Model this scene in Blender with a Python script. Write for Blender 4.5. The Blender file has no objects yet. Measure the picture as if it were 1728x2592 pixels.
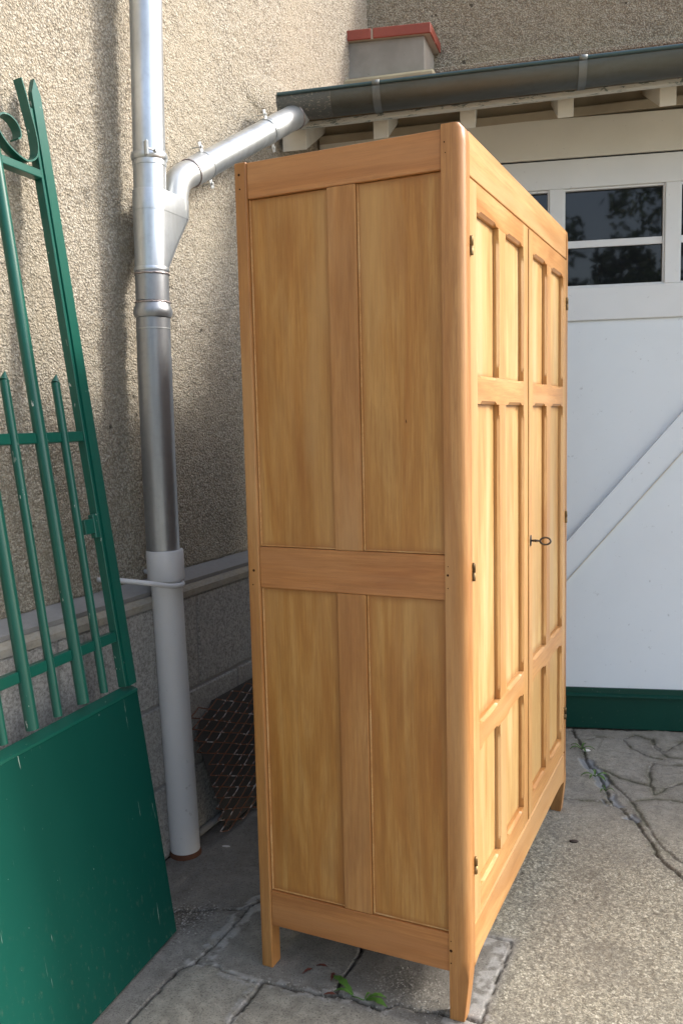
import bpy, bmesh, math, random
import numpy as np
from mathutils import Vector, Matrix
random.seed(7); rng = np.random.default_rng(7)
SC = bpy.context.scene
R = math.radians
# ------------------------------------------------------------------ camera, sky, sun, exposure
def setup_view():
    rx, ry, rz = CAM_ROT
    cy, sy = math.cos(rz), math.sin(rz)
    f = Vector((-sy*math.cos(rx), cy*math.cos(rx), math.sin(rx)))
    r = Vector((cy, sy, 0)); u = r.cross(f)
    r2 = r*math.cos(ry)+u*math.sin(ry); u2 = -r*math.sin(ry)+u*math.cos(ry)
    cd = bpy.data.cameras.new('camera'); co = bpy.data.objects.new('camera', cd)
    SC.collection.objects.link(co)
    M = Matrix((r2, u2, -f)).transposed().to_4x4(); M.translation = Vector(CAM_LOC)
    co.matrix_world = M
    cd.sensor_fit = 'HORIZONTAL'; cd.sensor_width = 36.0; cd.lens = 36.0*2160.9/1728.0
    cd.clip_start = 0.05; cd.clip_end = 600
    SC.camera = co
CAM_LOC = (0.4949, -1.6401, 1.2899); CAM_ROT = (-0.1065, -0.0235, 0.4388)
setup_view()
SUN_AZ = 31.0      # degrees from +X towards +Y
SUN_EL = 36.0
w = bpy.data.worlds.new('World'); SC.world = w; w.use_nodes = True
wn = w.node_tree; wn.nodes.clear()
sky = wn.nodes.new('ShaderNodeTexSky'); sky.sky_type = 'NISHITA'; sky.sun_disc = False
sky.sun_elevation = R(SUN_EL); sky.sun_rotation = R(90-SUN_AZ)
sky.air_density = 1.0; sky.dust_density = 3.0; sky.ozone_density = 1.0
bg = wn.nodes.new('ShaderNodeBackground'); bg.inputs['Strength'].default_value = 0.15
wo = wn.nodes.new('ShaderNodeOutputWorld')
hz = wn.nodes.new('ShaderNodeHueSaturation'); hz.inputs['Saturation'].default_value = .76   # hazy, half-clouded sky
wn.links.new(sky.outputs[0], hz.inputs['Color']); wn.links.new(hz.outputs[0], bg.inputs[0]); wn.links.new(bg.outputs[0], wo.inputs[0])
sl = bpy.data.lights.new('sun', 'SUN'); sl.energy = 1.25; sl.angle = R(8.0); sl.color = (1.0, 0.95, 0.88)
so = bpy.data.objects.new('sun', sl); SC.collection.objects.link(so)
sd = Vector((math.cos(R(SUN_AZ))*math.cos(R(SUN_EL)), math.sin(R(SUN_AZ))*math.cos(R(SUN_EL)), math.sin(R(SUN_EL))))
so.rotation_euler = sd.to_track_quat('Z', 'Y').to_euler(); so.location = sd*20
SC.view_settings.view_transform = 'Standard'; SC.view_settings.look = 'None'
SC.view_settings.gamma = 1.0; SC.view_settings.use_curve_mapping = False
SC.view_settings.exposure = 1.45
COL = SC.collection

# ------------------------------------------------------------------ helpers
def mesh_obj(name, bm, mat, parent=None, smooth=False, mats=None):
    me = bpy.data.meshes.new(name); bm.normal_update(); bm.to_mesh(me); bm.free()
    for m in (mats or [mat]): me.materials.append(m)
    if smooth:
        for p in me.polygons: p.use_smooth = True
    o = bpy.data.objects.new(name, me); COL.objects.link(o)
    if parent is not None: o.parent = parent
    return o
def smooth_angle(o, ang=35):
    me = o.data
    for p in me.polygons: p.use_smooth = True
    bm = bmesh.new(); bm.from_mesh(me)
    for e in bm.edges:
        if len(e.link_faces) == 2 and e.calc_face_angle(0) > R(ang): e.smooth = False
    bm.to_mesh(me); bm.free()
    return o
def tag(o, label, cat, group=None, kind=None):
    if label: o['label'] = label
    if cat: o['category'] = cat
    if group: o['group'] = group
    if kind: o['kind'] = kind
    return o
def thing(name, label, cat, loc=(0, 0, 0), rotz=0, group=None, mat=None):
    o = bpy.data.objects.new(name, None); COL.objects.link(o); o.empty_display_size = .1
    if mat is not None: o.matrix_world = mat
    else: o.location = loc; o.rotation_euler = (0, 0, rotz)
    return tag(o, label, cat, group)
def box(bm, x0, x1, y0, y1, z0, z1, bev=0.0, seg=1):
    vs = [bm.verts.new(p) for p in ((x0,y0,z0),(x1,y0,z0),(x1,y1,z0),(x0,y1,z0),(x0,y0,z1),(x1,y0,z1),(x1,y1,z1),(x0,y1,z1))]
    fs = [bm.faces.new([vs[i] for i in q]) for q in ((3,2,1,0),(4,5,6,7),(0,1,5,4),(1,2,6,5),(2,3,7,6),(3,0,4,7))]
    if bev > 0:
        es = list({e for f in fs for e in f.edges})
        bmesh.ops.bevel(bm, geom=es, offset=bev, segments=seg, affect='EDGES', profile=0.5)
def bx(name, x0, x1, y0, y1, z0, z1, mat, parent, bev=0.0, seg=1):
    bm = bmesh.new(); box(bm, x0, x1, y0, y1, z0, z1, bev, seg); return mesh_obj(name, bm, mat, parent)
def ring(c, ax, r, n=28, ref=None, sq=1.0):
    ax = Vector(ax).normalized(); ref = Vector(ref or (0, 0, 1))
    if abs(ax.dot(ref)) > .95: ref = Vector((1, 0, 0))
    a = ax.cross(ref).normalized(); b = ax.cross(a)
    return [Vector(c)+a*math.cos(2*math.pi*i/n)*r+b*math.sin(2*math.pi*i/n)*r*sq for i in range(n)]
def loft(bm, rings, cap0=True, cap1=True):
    vr = [[bm.verts.new(p) for p in rg] for rg in rings]
    n = len(vr[0])
    for a, b in zip(vr, vr[1:]):
        for i in range(n):
            j = (i+1) % n
            bm.faces.new((a[i], a[j], b[j], b[i]))
    if cap0: bm.faces.new(list(reversed(vr[0])))
    if cap1: bm.faces.new(vr[-1])
    return vr
def tube(bm, pts, rad, n=20, caps=True):
    """tube along points with per-point radius, parallel-transported frame"""
    pts = [Vector(p) for p in pts]; rad = rad if hasattr(rad, '__len__') else [rad]*len(pts)
    dirs = []
    for i in range(len(pts)):
        a = pts[max(i-1, 0)]; b = pts[min(i+1, len(pts)-1)]
        dv = b-a
        dirs.append(dv.normalized() if dv.length > 1e-9 else dirs[-1])
    ref = Vector((0, 0, 1)) if abs(dirs[0].z) < .9 else Vector((1, 0, 0))
    a = dirs[0].cross(ref).normalized(); rings = []
    for p, t, rr in zip(pts, dirs, rad):
        a = (a-t*a.dot(t)).normalized(); b = t.cross(a)
        rings.append([p+a*math.cos(2*math.pi*i/n)*rr+b*math.sin(2*math.pi*i/n)*rr for i in range(n)])
    loft(bm, rings, caps, caps)
def spline(P, k=8):
    P = [Vector(p) for p in P]; Q = [P[0]*2-P[1]]+P+[P[-1]*2-P[-2]]; out = []
    for i in range(1, len(Q)-2):
        for j in range(k):
            t = j/k; a, b, c, d = Q[i-1:i+3]
            out.append(.5*((2*b)+(c-a)*t+(2*a-5*b+4*c-d)*t*t+(3*b-a-3*c+d)*t**3))
    out.append(P[-1]); return out

# ------------------------------------------------------------------ node material helper
class NT:
    def __init__(s, name, rough=.6, spec=.5, metal=0.0):
        s.m = bpy.data.materials.new(name); s.m.use_nodes = True; s.t = s.m.node_tree
        s.b = s.t.nodes['Principled BSDF']; s.b.inputs['Roughness'].default_value = rough
        s.b.inputs['Specular IOR Level'].default_value = spec; s.b.inputs['Metallic'].default_value = metal
        s.co = s.t.nodes.new('ShaderNodeTexCoord')
    def new(s, typ, **kw):
        n = s.t.nodes.new(typ)
        for k, v in kw.items(): setattr(n, k, v)
        return n
    def link(s, a, b): s.t.links.new(a, b); return s
    def coord(s, scale=(1, 1, 1), loc=(0, 0, 0), rnd=False):
        mp = s.new('ShaderNodeMapping'); mp.inputs['Scale'].default_value = scale; mp.inputs['Location'].default_value = loc
        src = s.co.outputs['Object']
        if rnd:
            oi = s.new('ShaderNodeObjectInfo'); mu = s.new('ShaderNodeMath', operation='MULTIPLY'); mu.inputs[1].default_value = 37.0
            s.link(oi.outputs['Random'], mu.inputs[0])
            ad = s.new('ShaderNodeVectorMath', operation='ADD'); s.link(src, ad.inputs[0]); s.link(mu.outputs[0], ad.inputs[1]); src = ad.outputs[0]
        s.link(src, mp.inputs[0]); return mp.outputs[0]
    def noise(s, vec, scale, detail=4, rough=.55, dist=0.0):
        n = s.new('ShaderNodeTexNoise'); n.inputs['Scale'].default_value = scale; n.inputs['Detail'].default_value = detail
        n.inputs['Roughness'].default_value = rough; n.inputs['Distortion'].default_value = dist
        s.link(vec, n.inputs['Vector']); return n.outputs['Fac']
    def voro(s, vec, scale, feature='F1', out='Distance', rnd=1.0):
        n = s.new('ShaderNodeTexVoronoi', feature=feature); n.inputs['Scale'].default_value = scale; n.inputs['Randomness'].default_value = rnd
        s.link(vec, n.inputs['Vector']); return n.outputs[out]
    def ramp(s, fac, stops, interp='LINEAR'):
        n = s.new('ShaderNodeValToRGB'); cr = n.color_ramp; cr.interpolation = interp
        while len(cr.elements) < len(stops): cr.elements.new(.5)
        for e, (p, c) in zip(cr.elements, stops):
            e.position = p; e.color = (c, c, c, 1) if not hasattr(c, '__len__') else (*c, 1)
        s.link(fac, n.inputs[0]); return n.outputs[0]
    def mix(s, fac, a, b, mode='MIX'):
        n = s.new('ShaderNodeMix', data_type='RGBA', blend_type=mode)
        for k, v in ((0, fac), (6, a), (7, b)):
            if isinstance(v, (int, float)): n.inputs[k].default_value = v
            elif isinstance(v, tuple): n.inputs[k].default_value = (*v, 1)
            else: s.link(v, n.inputs[k])
        return n.outputs[2]
    def math(s, op, a, b=0.0):
        n = s.new('ShaderNodeMath', operation=op)
        for k, v in ((0, a), (1, b)):
            if isinstance(v, (int, float)): n.inputs[k].default_value = v
            else: s.link(v, n.inputs[k])
        return n.outputs[0]
    def bump(s, h, dist, strength=1.0, prev=None):
        n = s.new('ShaderNodeBump'); n.inputs['Distance'].default_value = dist; n.inputs['Strength'].default_value = strength
        s.link(h, n.inputs['Height'])
        if prev is not None: s.link(prev, n.inputs['Normal'])
        return n.outputs[0]
    def done(s, col=None, rough=None, normal=None):
        if col is not None:
            if isinstance(col, tuple): s.b.inputs['Base Color'].default_value = (*col, 1)
            else: s.link(col, s.b.inputs['Base Color'])
        if rough is not None: s.link(rough, s.b.inputs['Roughness'])
        if normal is not None: s.link(normal, s.b.inputs['Normal'])
        return s.m
    def attr(s, name):
        n = s.new('ShaderNodeAttribute'); n.attribute_name = name; return n.outputs['Fac']

def wood(name, axis, lo, mid, hi, stain=(.16, .085, .035), stain_amt=.35, rough=.42, fig=1.0, edge=None):
    t = NT(name, rough, .5)
    def sc(across, along): return tuple(along if 'XYZ'[i] == axis else across for i in range(3))
    v = t.coord(sc(1, .11), rnd=True)
    f1 = t.noise(v, 13*fig, 6, .62, 1.3)
    f2 = t.noise(t.coord(sc(1, .035), rnd=True), 190, 4, .72, .25)
    f3 = t.noise(t.coord(sc(1, .03), rnd=True), 560, 3, .65)
    c = t.ramp(f1, [(.30, lo), (.48, mid), (.68, hi)])
    c = t.mix(t.ramp(f2, [(.36, .42), (.58, 0.0)]), c, tuple(x*.70 for x in lo), 'MIX')
    c = t.mix(t.math('MULTIPLY', t.ramp(f3, [(.54, 0.0), (.68, 1.0)]), .38), c, stain)
    big = t.noise(t.coord(sc(1, .28), rnd=True), 9, 4, .6, .9)
    c = t.mix(t.math('MULTIPLY', t.ramp(big, [(.46, 0.0), (.72, 1.0)]), stain_amt), c, stain, 'MIX')
    pale = t.noise(t.coord(sc(1, .12), loc=(3, 1, 2), rnd=True), 11, 3, .5, .3)
    c = t.mix(t.math('MULTIPLY', t.ramp(pale, [(.50, 0.0), (.68, 1.0)]), .45), c, (hi[0]*.98, hi[1]*1.08, hi[2]*1.35))
    if edge:      # old stain left in the corners of the panel
        sp = t.new('ShaderNodeSeparateXYZ'); t.link(t.co.outputs['Generated'], sp.inputs[0]); m_ = None
        for ax, wdt in edge:
            e_ = t.math('SUBTRACT', .5, t.math('ABSOLUTE', t.math('SUBTRACT', sp.outputs[ax], .5)))
            e_ = t.math('ADD', e_, t.math('MULTIPLY', t.math('SUBTRACT', big, .5), wdt*1.6))
            e_ = t.ramp(e_, [(0.0, 1.0), (wdt, 0.0)], 'EASE'); m_ = e_ if m_ is None else t.math('MAXIMUM', m_, e_)
        c = t.mix(t.math('MULTIPLY', m_, .55), c, (.30, .115, .028))
    bp = t.bump(f2, .0006, .35); bp = t.bump(f3, .0003, .4, bp)
    ro = t.ramp(f1, [(.3, rough-.06), (.7, rough+.1)])
    return t.done(c, ro, bp)

# ------------------------------------------------------------------ materials
SL, SM, SH = (.36, .180, .056), (.45, .245, .082), (.54, .325, .128)
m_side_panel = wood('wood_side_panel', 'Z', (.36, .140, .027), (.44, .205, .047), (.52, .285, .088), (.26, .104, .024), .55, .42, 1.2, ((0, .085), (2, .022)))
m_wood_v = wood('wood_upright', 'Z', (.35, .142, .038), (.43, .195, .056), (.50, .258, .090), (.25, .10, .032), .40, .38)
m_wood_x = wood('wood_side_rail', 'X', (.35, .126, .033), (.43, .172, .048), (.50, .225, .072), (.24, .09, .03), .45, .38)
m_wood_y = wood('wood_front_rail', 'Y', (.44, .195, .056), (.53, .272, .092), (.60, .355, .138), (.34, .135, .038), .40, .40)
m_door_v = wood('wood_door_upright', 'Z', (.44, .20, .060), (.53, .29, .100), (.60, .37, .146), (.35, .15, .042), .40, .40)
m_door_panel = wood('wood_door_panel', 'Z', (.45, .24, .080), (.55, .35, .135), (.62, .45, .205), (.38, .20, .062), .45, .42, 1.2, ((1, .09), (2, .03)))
m_wood_dark = wood('wood_back_board', 'Z', (.16, .08, .035), (.20, .10, .045), (.24, .13, .06), (.08, .04, .02), .4, .6)

def mk_metal(name, col, rough, stain, scale=14, smin=.45, metal=1.0, vs=(1, 1, .25)):
    t = NT(name, rough, .5, metal)
    n1 = t.noise(t.coord(vs), scale, 5, .6, .4); n2 = t.noise(t.coord(), 60, 3, .5)
    c = t.mix(t.ramp(n1, [(smin, 0.0), (smin+.28, 1.0)]), col, stain)
    c = t.mix(t.math('MULTIPLY', t.ramp(n2, [(.5, 0.0), (.8, 1.0)]), .3), c, stain)
    ro = t.ramp(n1, [(.3, rough), (.75, min(.9, rough+.2))])
    return t.done(c, ro, t.bump(n1, .002, .25))
m_zinc = mk_metal('zinc_new', (.66, .70, .73), .30, (.40, .42, .42), 8, .42, .92)
m_zinc_matt = mk_metal('zinc_matt', (.58, .60, .60), .40, (.42, .43, .42), 12, .42, .9)
m_zinc_old = mk_metal('zinc_weathered', (.45, .47, .49), .31, (.24, .25, .26), 6, .40, .82)
m_solder = mk_metal('solder_bead', (.50, .44, .42), .45, (.25, .22, .22), 80, .4)
m_gutter = mk_metal('gutter_zinc', (.135, .145, .135), .40, (.10, .092, .070), 6, .45, .85, (.25, 1, 1))
m_strap = mk_metal('strap_zinc', (.20, .215, .21), .42, (.14, .14, .125), 20, .5, .8)
m_gutter_rim = mk_metal('gutter_rim', (.07, .11, .11), .35, (.05, .08, .08), 10, .5, .6)

def mk_gutter_end():
    t = NT('gutter_limescale', .6, .4, .6)
    v = t.coord((.5, 1, 1)); n = t.noise(v, 150, 4, .7, 1.0)
    c = t.mix(t.ramp(n, [(.56, 0.0), (.66, 1.0)]), (.13, .135, .125), (.40, .37, .29))
    return t.done(c)
m_gutter_scale = mk_gutter_end()

def mk_green(name, scr=1.0):
    t = NT(name, .5, .14)
    n = t.noise(t.coord((1, 1, .4)), 5, 4, .5)
    c = t.mix(n, (.002, .050, .036), (.003, .066, .048))
    # vertical paint scratches showing pale primer
    s1 = t.noise(t.coord((1, 1, .05), loc=(1.3, 0, .2)), 150, 3, .6)
    s2 = t.noise(t.coord((1, 1, .8), loc=(4.3, 0, .2)), 9, 2, .5)
    msk = t.math('MULTIPLY', t.ramp(s1, [(.670, 0.0), (.695, .8)]), t.ramp(s2, [(.50, 0.0), (.58, 1.0)]))
    sp = t.noise(t.coord((1, 1, .55)), 150, 2, .5); sp2 = t.noise(t.coord(loc=(2, 2, 2)), 12, 2, .5)
    msk2 = t.math('MULTIPLY', t.ramp(sp, [(.735, 0.0), (.76, 1.0)]), t.ramp(sp2, [(.50, 0.0), (.6, 1.0)]))
    c = t.mix(t.math('MULTIPLY', t.math('MAXIMUM', msk, msk2), scr), c, (.35, .42, .36))
    dust = t.noise(t.coord((1, 1, .5)), 70, 4, .7); z = t.new('ShaderNodeSeparateXYZ'); t.link(t.co.outputs['Object'], z.inputs[0])
    low = t.ramp(z.outputs[2], [(0.0, 1.0), (.40, 0.0)])
    c = t.mix(t.math('MULTIPLY', t.math('MULTIPLY', t.ramp(dust, [(.58, 0.0), (.72, 1.0)]), low), .35*scr), c, (.20, .21, .15))
    return t.done(c, t.ramp(n, [(0.0, .44), (1.0, .56)]), t.bump(t.noise(t.coord(), 4, 3), .010, .25))
m_green_panel = mk_green('green_panel_paint')
def mk_green_bar():
    t = NT('green_bar_paint', .30, .5)
    n = t.noise(t.coord(), 8, 3)
    c = t.mix(n, (.004, .078, .054), (.006, .100, .070))
    ch = t.noise(t.coord((1, 1, .35)), 75, 3, .6); pt = t.noise(t.coord(loc=(5, 0, 1)), 6, 2)
    c = t.mix(t.math('MULTIPLY', t.ramp(ch, [(.665, 0.0), (.68, 1.0)]), t.ramp(pt, [(.55, 0.0), (.60, 1.0)])), c, (.50, .52, .46))
    return t.done(c)
m_green_bar = mk_green_bar()
def mk_green_kick():
    t = NT('green_kickboard_paint', .38, .3)
    n = t.noise(t.coord(), 5, 4); d = t.noise(t.coord(), 120, 3, .6)
    c = t.mix(n, (.002, .040, .027), (.003, .054, .037))
    c = t.mix(t.math('MULTIPLY', t.ramp(d, [(.68, 0.0), (.74, 1.0)]), .4), c, (.22, .24, .2))
    return t.done(c)
m_green_kick = mk_green_kick()

def mk_white(name, col, dark_col, amt=.25, rough=.5):
    t = NT(name, rough, .4)
    n = t.noise(t.coord(), 3.5, 4, .6, .3); n2 = t.noise(t.coord(), 45, 4, .7)
    c = t.mix(t.math('MULTIPLY', t.ramp(n, [(.40, 0.0), (.75, 1.0)]), amt), col, dark_col)
    c = t.mix(t.math('MULTIPLY', t.ramp(n2, [(.66, 0.0), (.74, 1.0)]), amt*1.2), c, tuple(x*.55 for x in dark_col))
    return t.done(c, None, t.bump(t.noise(t.coord(), 25, 3), .002, .12))
m_door_white = mk_white('garage_door_paint', (.79, .845, .875), (.73, .78, .81), .5)
m_frame_white = mk_white('door_frame_paint', (.78, .80, .80), (.70, .72, .71), .5)
m_beam = mk_white('beam_paint', (.75, .735, .66), (.64, .62, .54), .6)
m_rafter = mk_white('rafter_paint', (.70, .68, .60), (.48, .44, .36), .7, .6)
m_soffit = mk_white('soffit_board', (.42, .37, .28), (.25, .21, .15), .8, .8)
m_pipe_white = mk_white('standpipe_paint', (.68, .68, .68), (.58, .575, .57), .5, .45)
def mk_fascia():
    t = NT('eave_board_flaking_paint', .7, .3)
    n = t.noise(t.coord((.35, 1, 1)), 55, 5, .7, .6)
    c = t.mix(t.ramp(n, [(.565, 0.0), (.60, 1.0)]), (.56, .56, .50), (.16, .19, .17))
    return t.done(c, None, t.bump(n, .002, .5))
m_fascia = mk_fascia()
def mk_glass():
    t = NT('window_glass', .03, .5)
    n = t.noise(t.coord(), 3, 2)
    return t.done((.010, .011, .013), None, t.bump(n, .004, .25))
m_glass = mk_glass()
m_dark = NT('garage_interior', .9, .1).done((.035, .035, .038))

def mk_roughcast(name, cols, dark_col, bump_d=.010, patch=.35, shift=0.0):
    t = NT(name, .92, .15)
    v = t.coord(loc=(shift, shift, 0))
    wv = t.new('ShaderNodeVectorMath', operation='ADD')
    nn = t.new('ShaderNodeTexNoise'); nn.inputs['Scale'].default_value = 60; t.link(v, nn.inputs['Vector'])
    ms = t.new('ShaderNodeVectorMath', operation='SCALE'); ms.inputs['Scale'].default_value = .007; t.link(nn.outputs['Color'], ms.inputs[0])
    t.link(v, wv.inputs[0]); t.link(ms.outputs[0], wv.inputs[1]); vv = wv.outputs[0]
    d1 = t.voro(vv, 150); d2 = t.voro(vv, 280); n1 = t.noise(vv, 120, 5, .7)
    hgt = t.math('ADD', t.math('MULTIPLY', t.math('SUBTRACT', .75, d1), .8), t.math('ADD', t.math('MULTIPLY', n1, 1.1), t.math('MULTIPLY', t.math('SUBTRACT', .6, d2), .35)))
    cr = t.voro(vv, 150, out='Color'); sep = t.new('ShaderNodeSeparateColor'); t.link(cr, sep.inputs[0])
    c = t.ramp(sep.outputs[0], [(0.0, cols[0]), (.35, cols[1]), (.7, cols[2]), (1.0, cols[3])])
    pit = t.ramp(t.math('MULTIPLY', hgt, .8), [(.52, 1.0), (.70, 0.0)])
    c = t.mix(t.math('MULTIPLY', pit, .70), c, dark_col)  # low spots of the relief mixed towards a darker colour
    big = t.noise(v, 2.2, 4, .6, .4)
    c = t.mix(t.math('MULTIPLY', t.ramp(big, [(.42, 0.0), (.7, 1.0)]), patch), c, cols[4])
    rare = t.noise(vv, 26, 2, .4)
    c = t.mix(t.ramp(rare, [(.74, 0.0), (.77, .85)]), c, tuple(x*.5 for x in dark_col))
    return t.done(c, None, t.bump(hgt, bump_d, 1.0))
m_rough_a = mk_roughcast('roughcast_beige', [(.45, .395, .305), (.54, .485, .39), (.645, .595, .50), (.48, .41, .305), (.52, .455, .345)], (.21, .185, .145), .008, .6)
m_rough_b = mk_roughcast('roughcast_grey', [(.40, .35, .26), (.50, .45, .34), (.60, .54, .42), (.42, .35, .24), (.50, .43, .29)], (.17, .14, .10), .010, .35, 3.7)

def mk_block():
    t = NT('cement_blocks', .9, .2)
    v = t.coord(); n = t.noise(v, 130, 4, .75); b = t.noise(v, 4, 4, .6, .5)
    c = t.mix(t.ramp(n, [(.38, 0.0), (.62, 1.0)]), (.24, .23, .21), (.56, .54, .50))
    c = t.mix(t.math('MULTIPLY', t.ramp(b, [(.40, 0.0), (.7, 1.0)]), .4), c, (.33, .31, .28))
    ru = t.noise(t.coord((1, 1, .35), loc=(1, 5, 2)), 11, 3, .6)
    c = t.mix(t.math('MULTIPLY', t.ramp(ru, [(.70, 0.0), (.78, 1.0)]), .6), c, (.20, .07, .03))
    return t.done(c, None, t.bump(n, .004, .6))
m_block = mk_block()
def mk_cap():
    t = NT('plinth_cap_cement', .85, .2)
    v = t.coord((1, .5, 1)); n = t.noise(v, 14, 5, .65, .6); n2 = t.noise(v, 120, 3, .6)
    c = t.mix(t.ramp(n, [(.40, 0.0), (.60, 1.0)]), (.34, .325, .29), (.42, .375, .295))
    c = t.mix(t.math('MULTIPLY', t.ramp(n2, [(.45, 0.0), (.7, 1.0)]), .4), c, (.22, .19, .15))
    return t.done(c, None, t.bump(n2, .002, .5))
m_cap = mk_cap()
def mk_chamfer():
    t = NT('plinth_chamfer_cement', .85, .2)
    v = t.coord((1, .5, 1)); n = t.noise(v, 9, 5, .65, .6); n2 = t.noise(v, 120, 3, .6)
    c = t.mix(n, (.28, .275, .27), (.42, .41, .39)); c = t.mix(t.math('MULTIPLY', n2, .4), c, (.2, .18, .16))
    return t.done(c, None, t.bump(n2, .002, .5))
m_chamfer = mk_chamfer()
m_render_smooth = mk_white('chimney_render', (.30, .285, .245), (.155, .145, .12), .95, .85)
def mk_brick():
    t = NT('red_tile', .55, .4)
    v = t.coord(); n = t.noise(v, 9, 4, .6); n2 = t.noise(v, 60, 4, .7)
    c = t.mix(n, (.22, .045, .028), (.31, .075, .042)); c = t.mix(t.math('MULTIPLY', t.ramp(n2, [(.55, 0.0), (.8, 1.0)]), .5), c, (.14, .06, .05))
    return t.done(c, None, t.bump(n2, .002, .4))
m_brick = mk_brick()
m_flash = mk_white('old_flashing', (.17, .10, .07), (.09, .07, .055), .9, .9)
m_mortar = mk_white('mortar', (.50, .47, .38), (.36, .33, .22), .9, .9)
m_lichen = mk_white('lichen_mortar', (.36, .33, .22), (.20, .15, .08), .9, .9)
def mk_rust(name, pale):
    t = NT(name, .8, .3, .1)
    v = t.coord(); n = t.noise(v, 28, 4, .7)
    c = t.mix(t.ramp(n, [(.54, 0.0), (.66, 1.0)]), (.20, .085, .045), pale)
    return t.done(c)
m_rust = mk_rust('rusty_wire', (.56, .53, .50))
m_rustring = NT('rust_ring', .8, .3).done((.12, .05, .028))
m_shade_sheet = mk_white('painted_shade', (.088, .080, .072), (.055, .048, .042), .8, .9)  # dark colour standing in for deep shade on the wall
m_brass = mk_metal('tarnished_brass', (.30, .20, .09), .35, (.05, .04, .03), 60, .45)
m_steel = mk_metal('key_steel', (.13, .115, .10), .40, (.05, .045, .04), 120, .45)
m_hole = NT('peg_hole', .9, .1).done((.05, .022, .01))
def leafmat(name, a, b):
    t = NT(name, .5, .4); n = t.noise(t.coord(), 90, 3)
    t.b.inputs['Subsurface Weight'].default_value = 0.0
    return t.done(t.mix(n, a, b))
m_weed = leafmat('weed_leaf', (.05, .13, .018), (.10, .20, .035))
m_deadleaf = leafmat('dead_leaf', (.10, .025, .018), (.16, .05, .035))
m_treeleaf = leafmat('tree_leaf', (.03, .07, .012), (.06, .10, .02))
m_bark = leafmat('bark', (.10, .08, .06), (.16, .13, .10))
m_stone_dark = NT('dark_stone', .7, .4).done((.045, .032, .025))
m_grit = NT('grit_grains', .8, .3).done((.34, .325, .29))
m_stone_white = NT('white_stone', .6, .4).done((.62, .60, .56))

# ------------------------------------------------------------------ value noise for meshes
_lat = rng.random((256, 256))
def vnoise(x, y):
    xi = np.floor(x).astype(int); yi = np.floor(y).astype(int); fx = x-xi; fy = y-yi
    fx = fx*fx*(3-2*fx); fy = fy*fy*(3-2*fy)
    g = lambda a, b: _lat[a % 256, b % 256]
    return (g(xi, yi)*(1-fx)+g(xi+1, yi)*fx)*(1-fy)+(g(xi, yi+1)*(1-fx)+g(xi+1, yi+1)*fx)*fy
def fbm(x, y, o=4):
    s = 0; a = 1; t = 0
    for i in range(o): s = s+vnoise(x*2**i+17*i, y*2**i+31*i)*a; t += a; a *= .5
    return s/t
def grid_object(name, X, Y, Z, mat, attrs, parent=None):
    """X,Y,Z 2-D arrays"""
    nx, ny = X.shape
    me = bpy.data.meshes.new(name)
    co = np.stack([X, Y, Z], -1).reshape(-1, 3).astype(np.float32)
    i, j = np.meshgrid(np.arange(nx-1), np.arange(ny-1), indexing='ij')
    a = (i*ny+j).ravel(); q = np.stack([a, a+ny, a+ny+1, a+1], -1).astype(np.int32)
    me.vertices.add(len(co)); me.vertices.foreach_set('co', co.ravel())
    me.loops.add(q.size); me.loops.foreach_set('vertex_index', q.ravel())
    me.polygons.add(len(q)); me.polygons.foreach_set('loop_start', np.arange(0, q.size, 4, dtype=np.int32))
    me.polygons.foreach_set('use_smooth', np.ones(len(q), dtype=bool))
    me.update(calc_edges=True)
    for k, v in attrs.items():
        at = me.attributes.new(k, 'FLOAT', 'POINT'); at.data.foreach_set('value', v.reshape(-1).astype(np.float32))
    me.materials.append(mat)
    o = bpy.data.objects.new(name, me); COL.objects.link(o)
    if parent is not None: o.parent = parent
    return o

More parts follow.
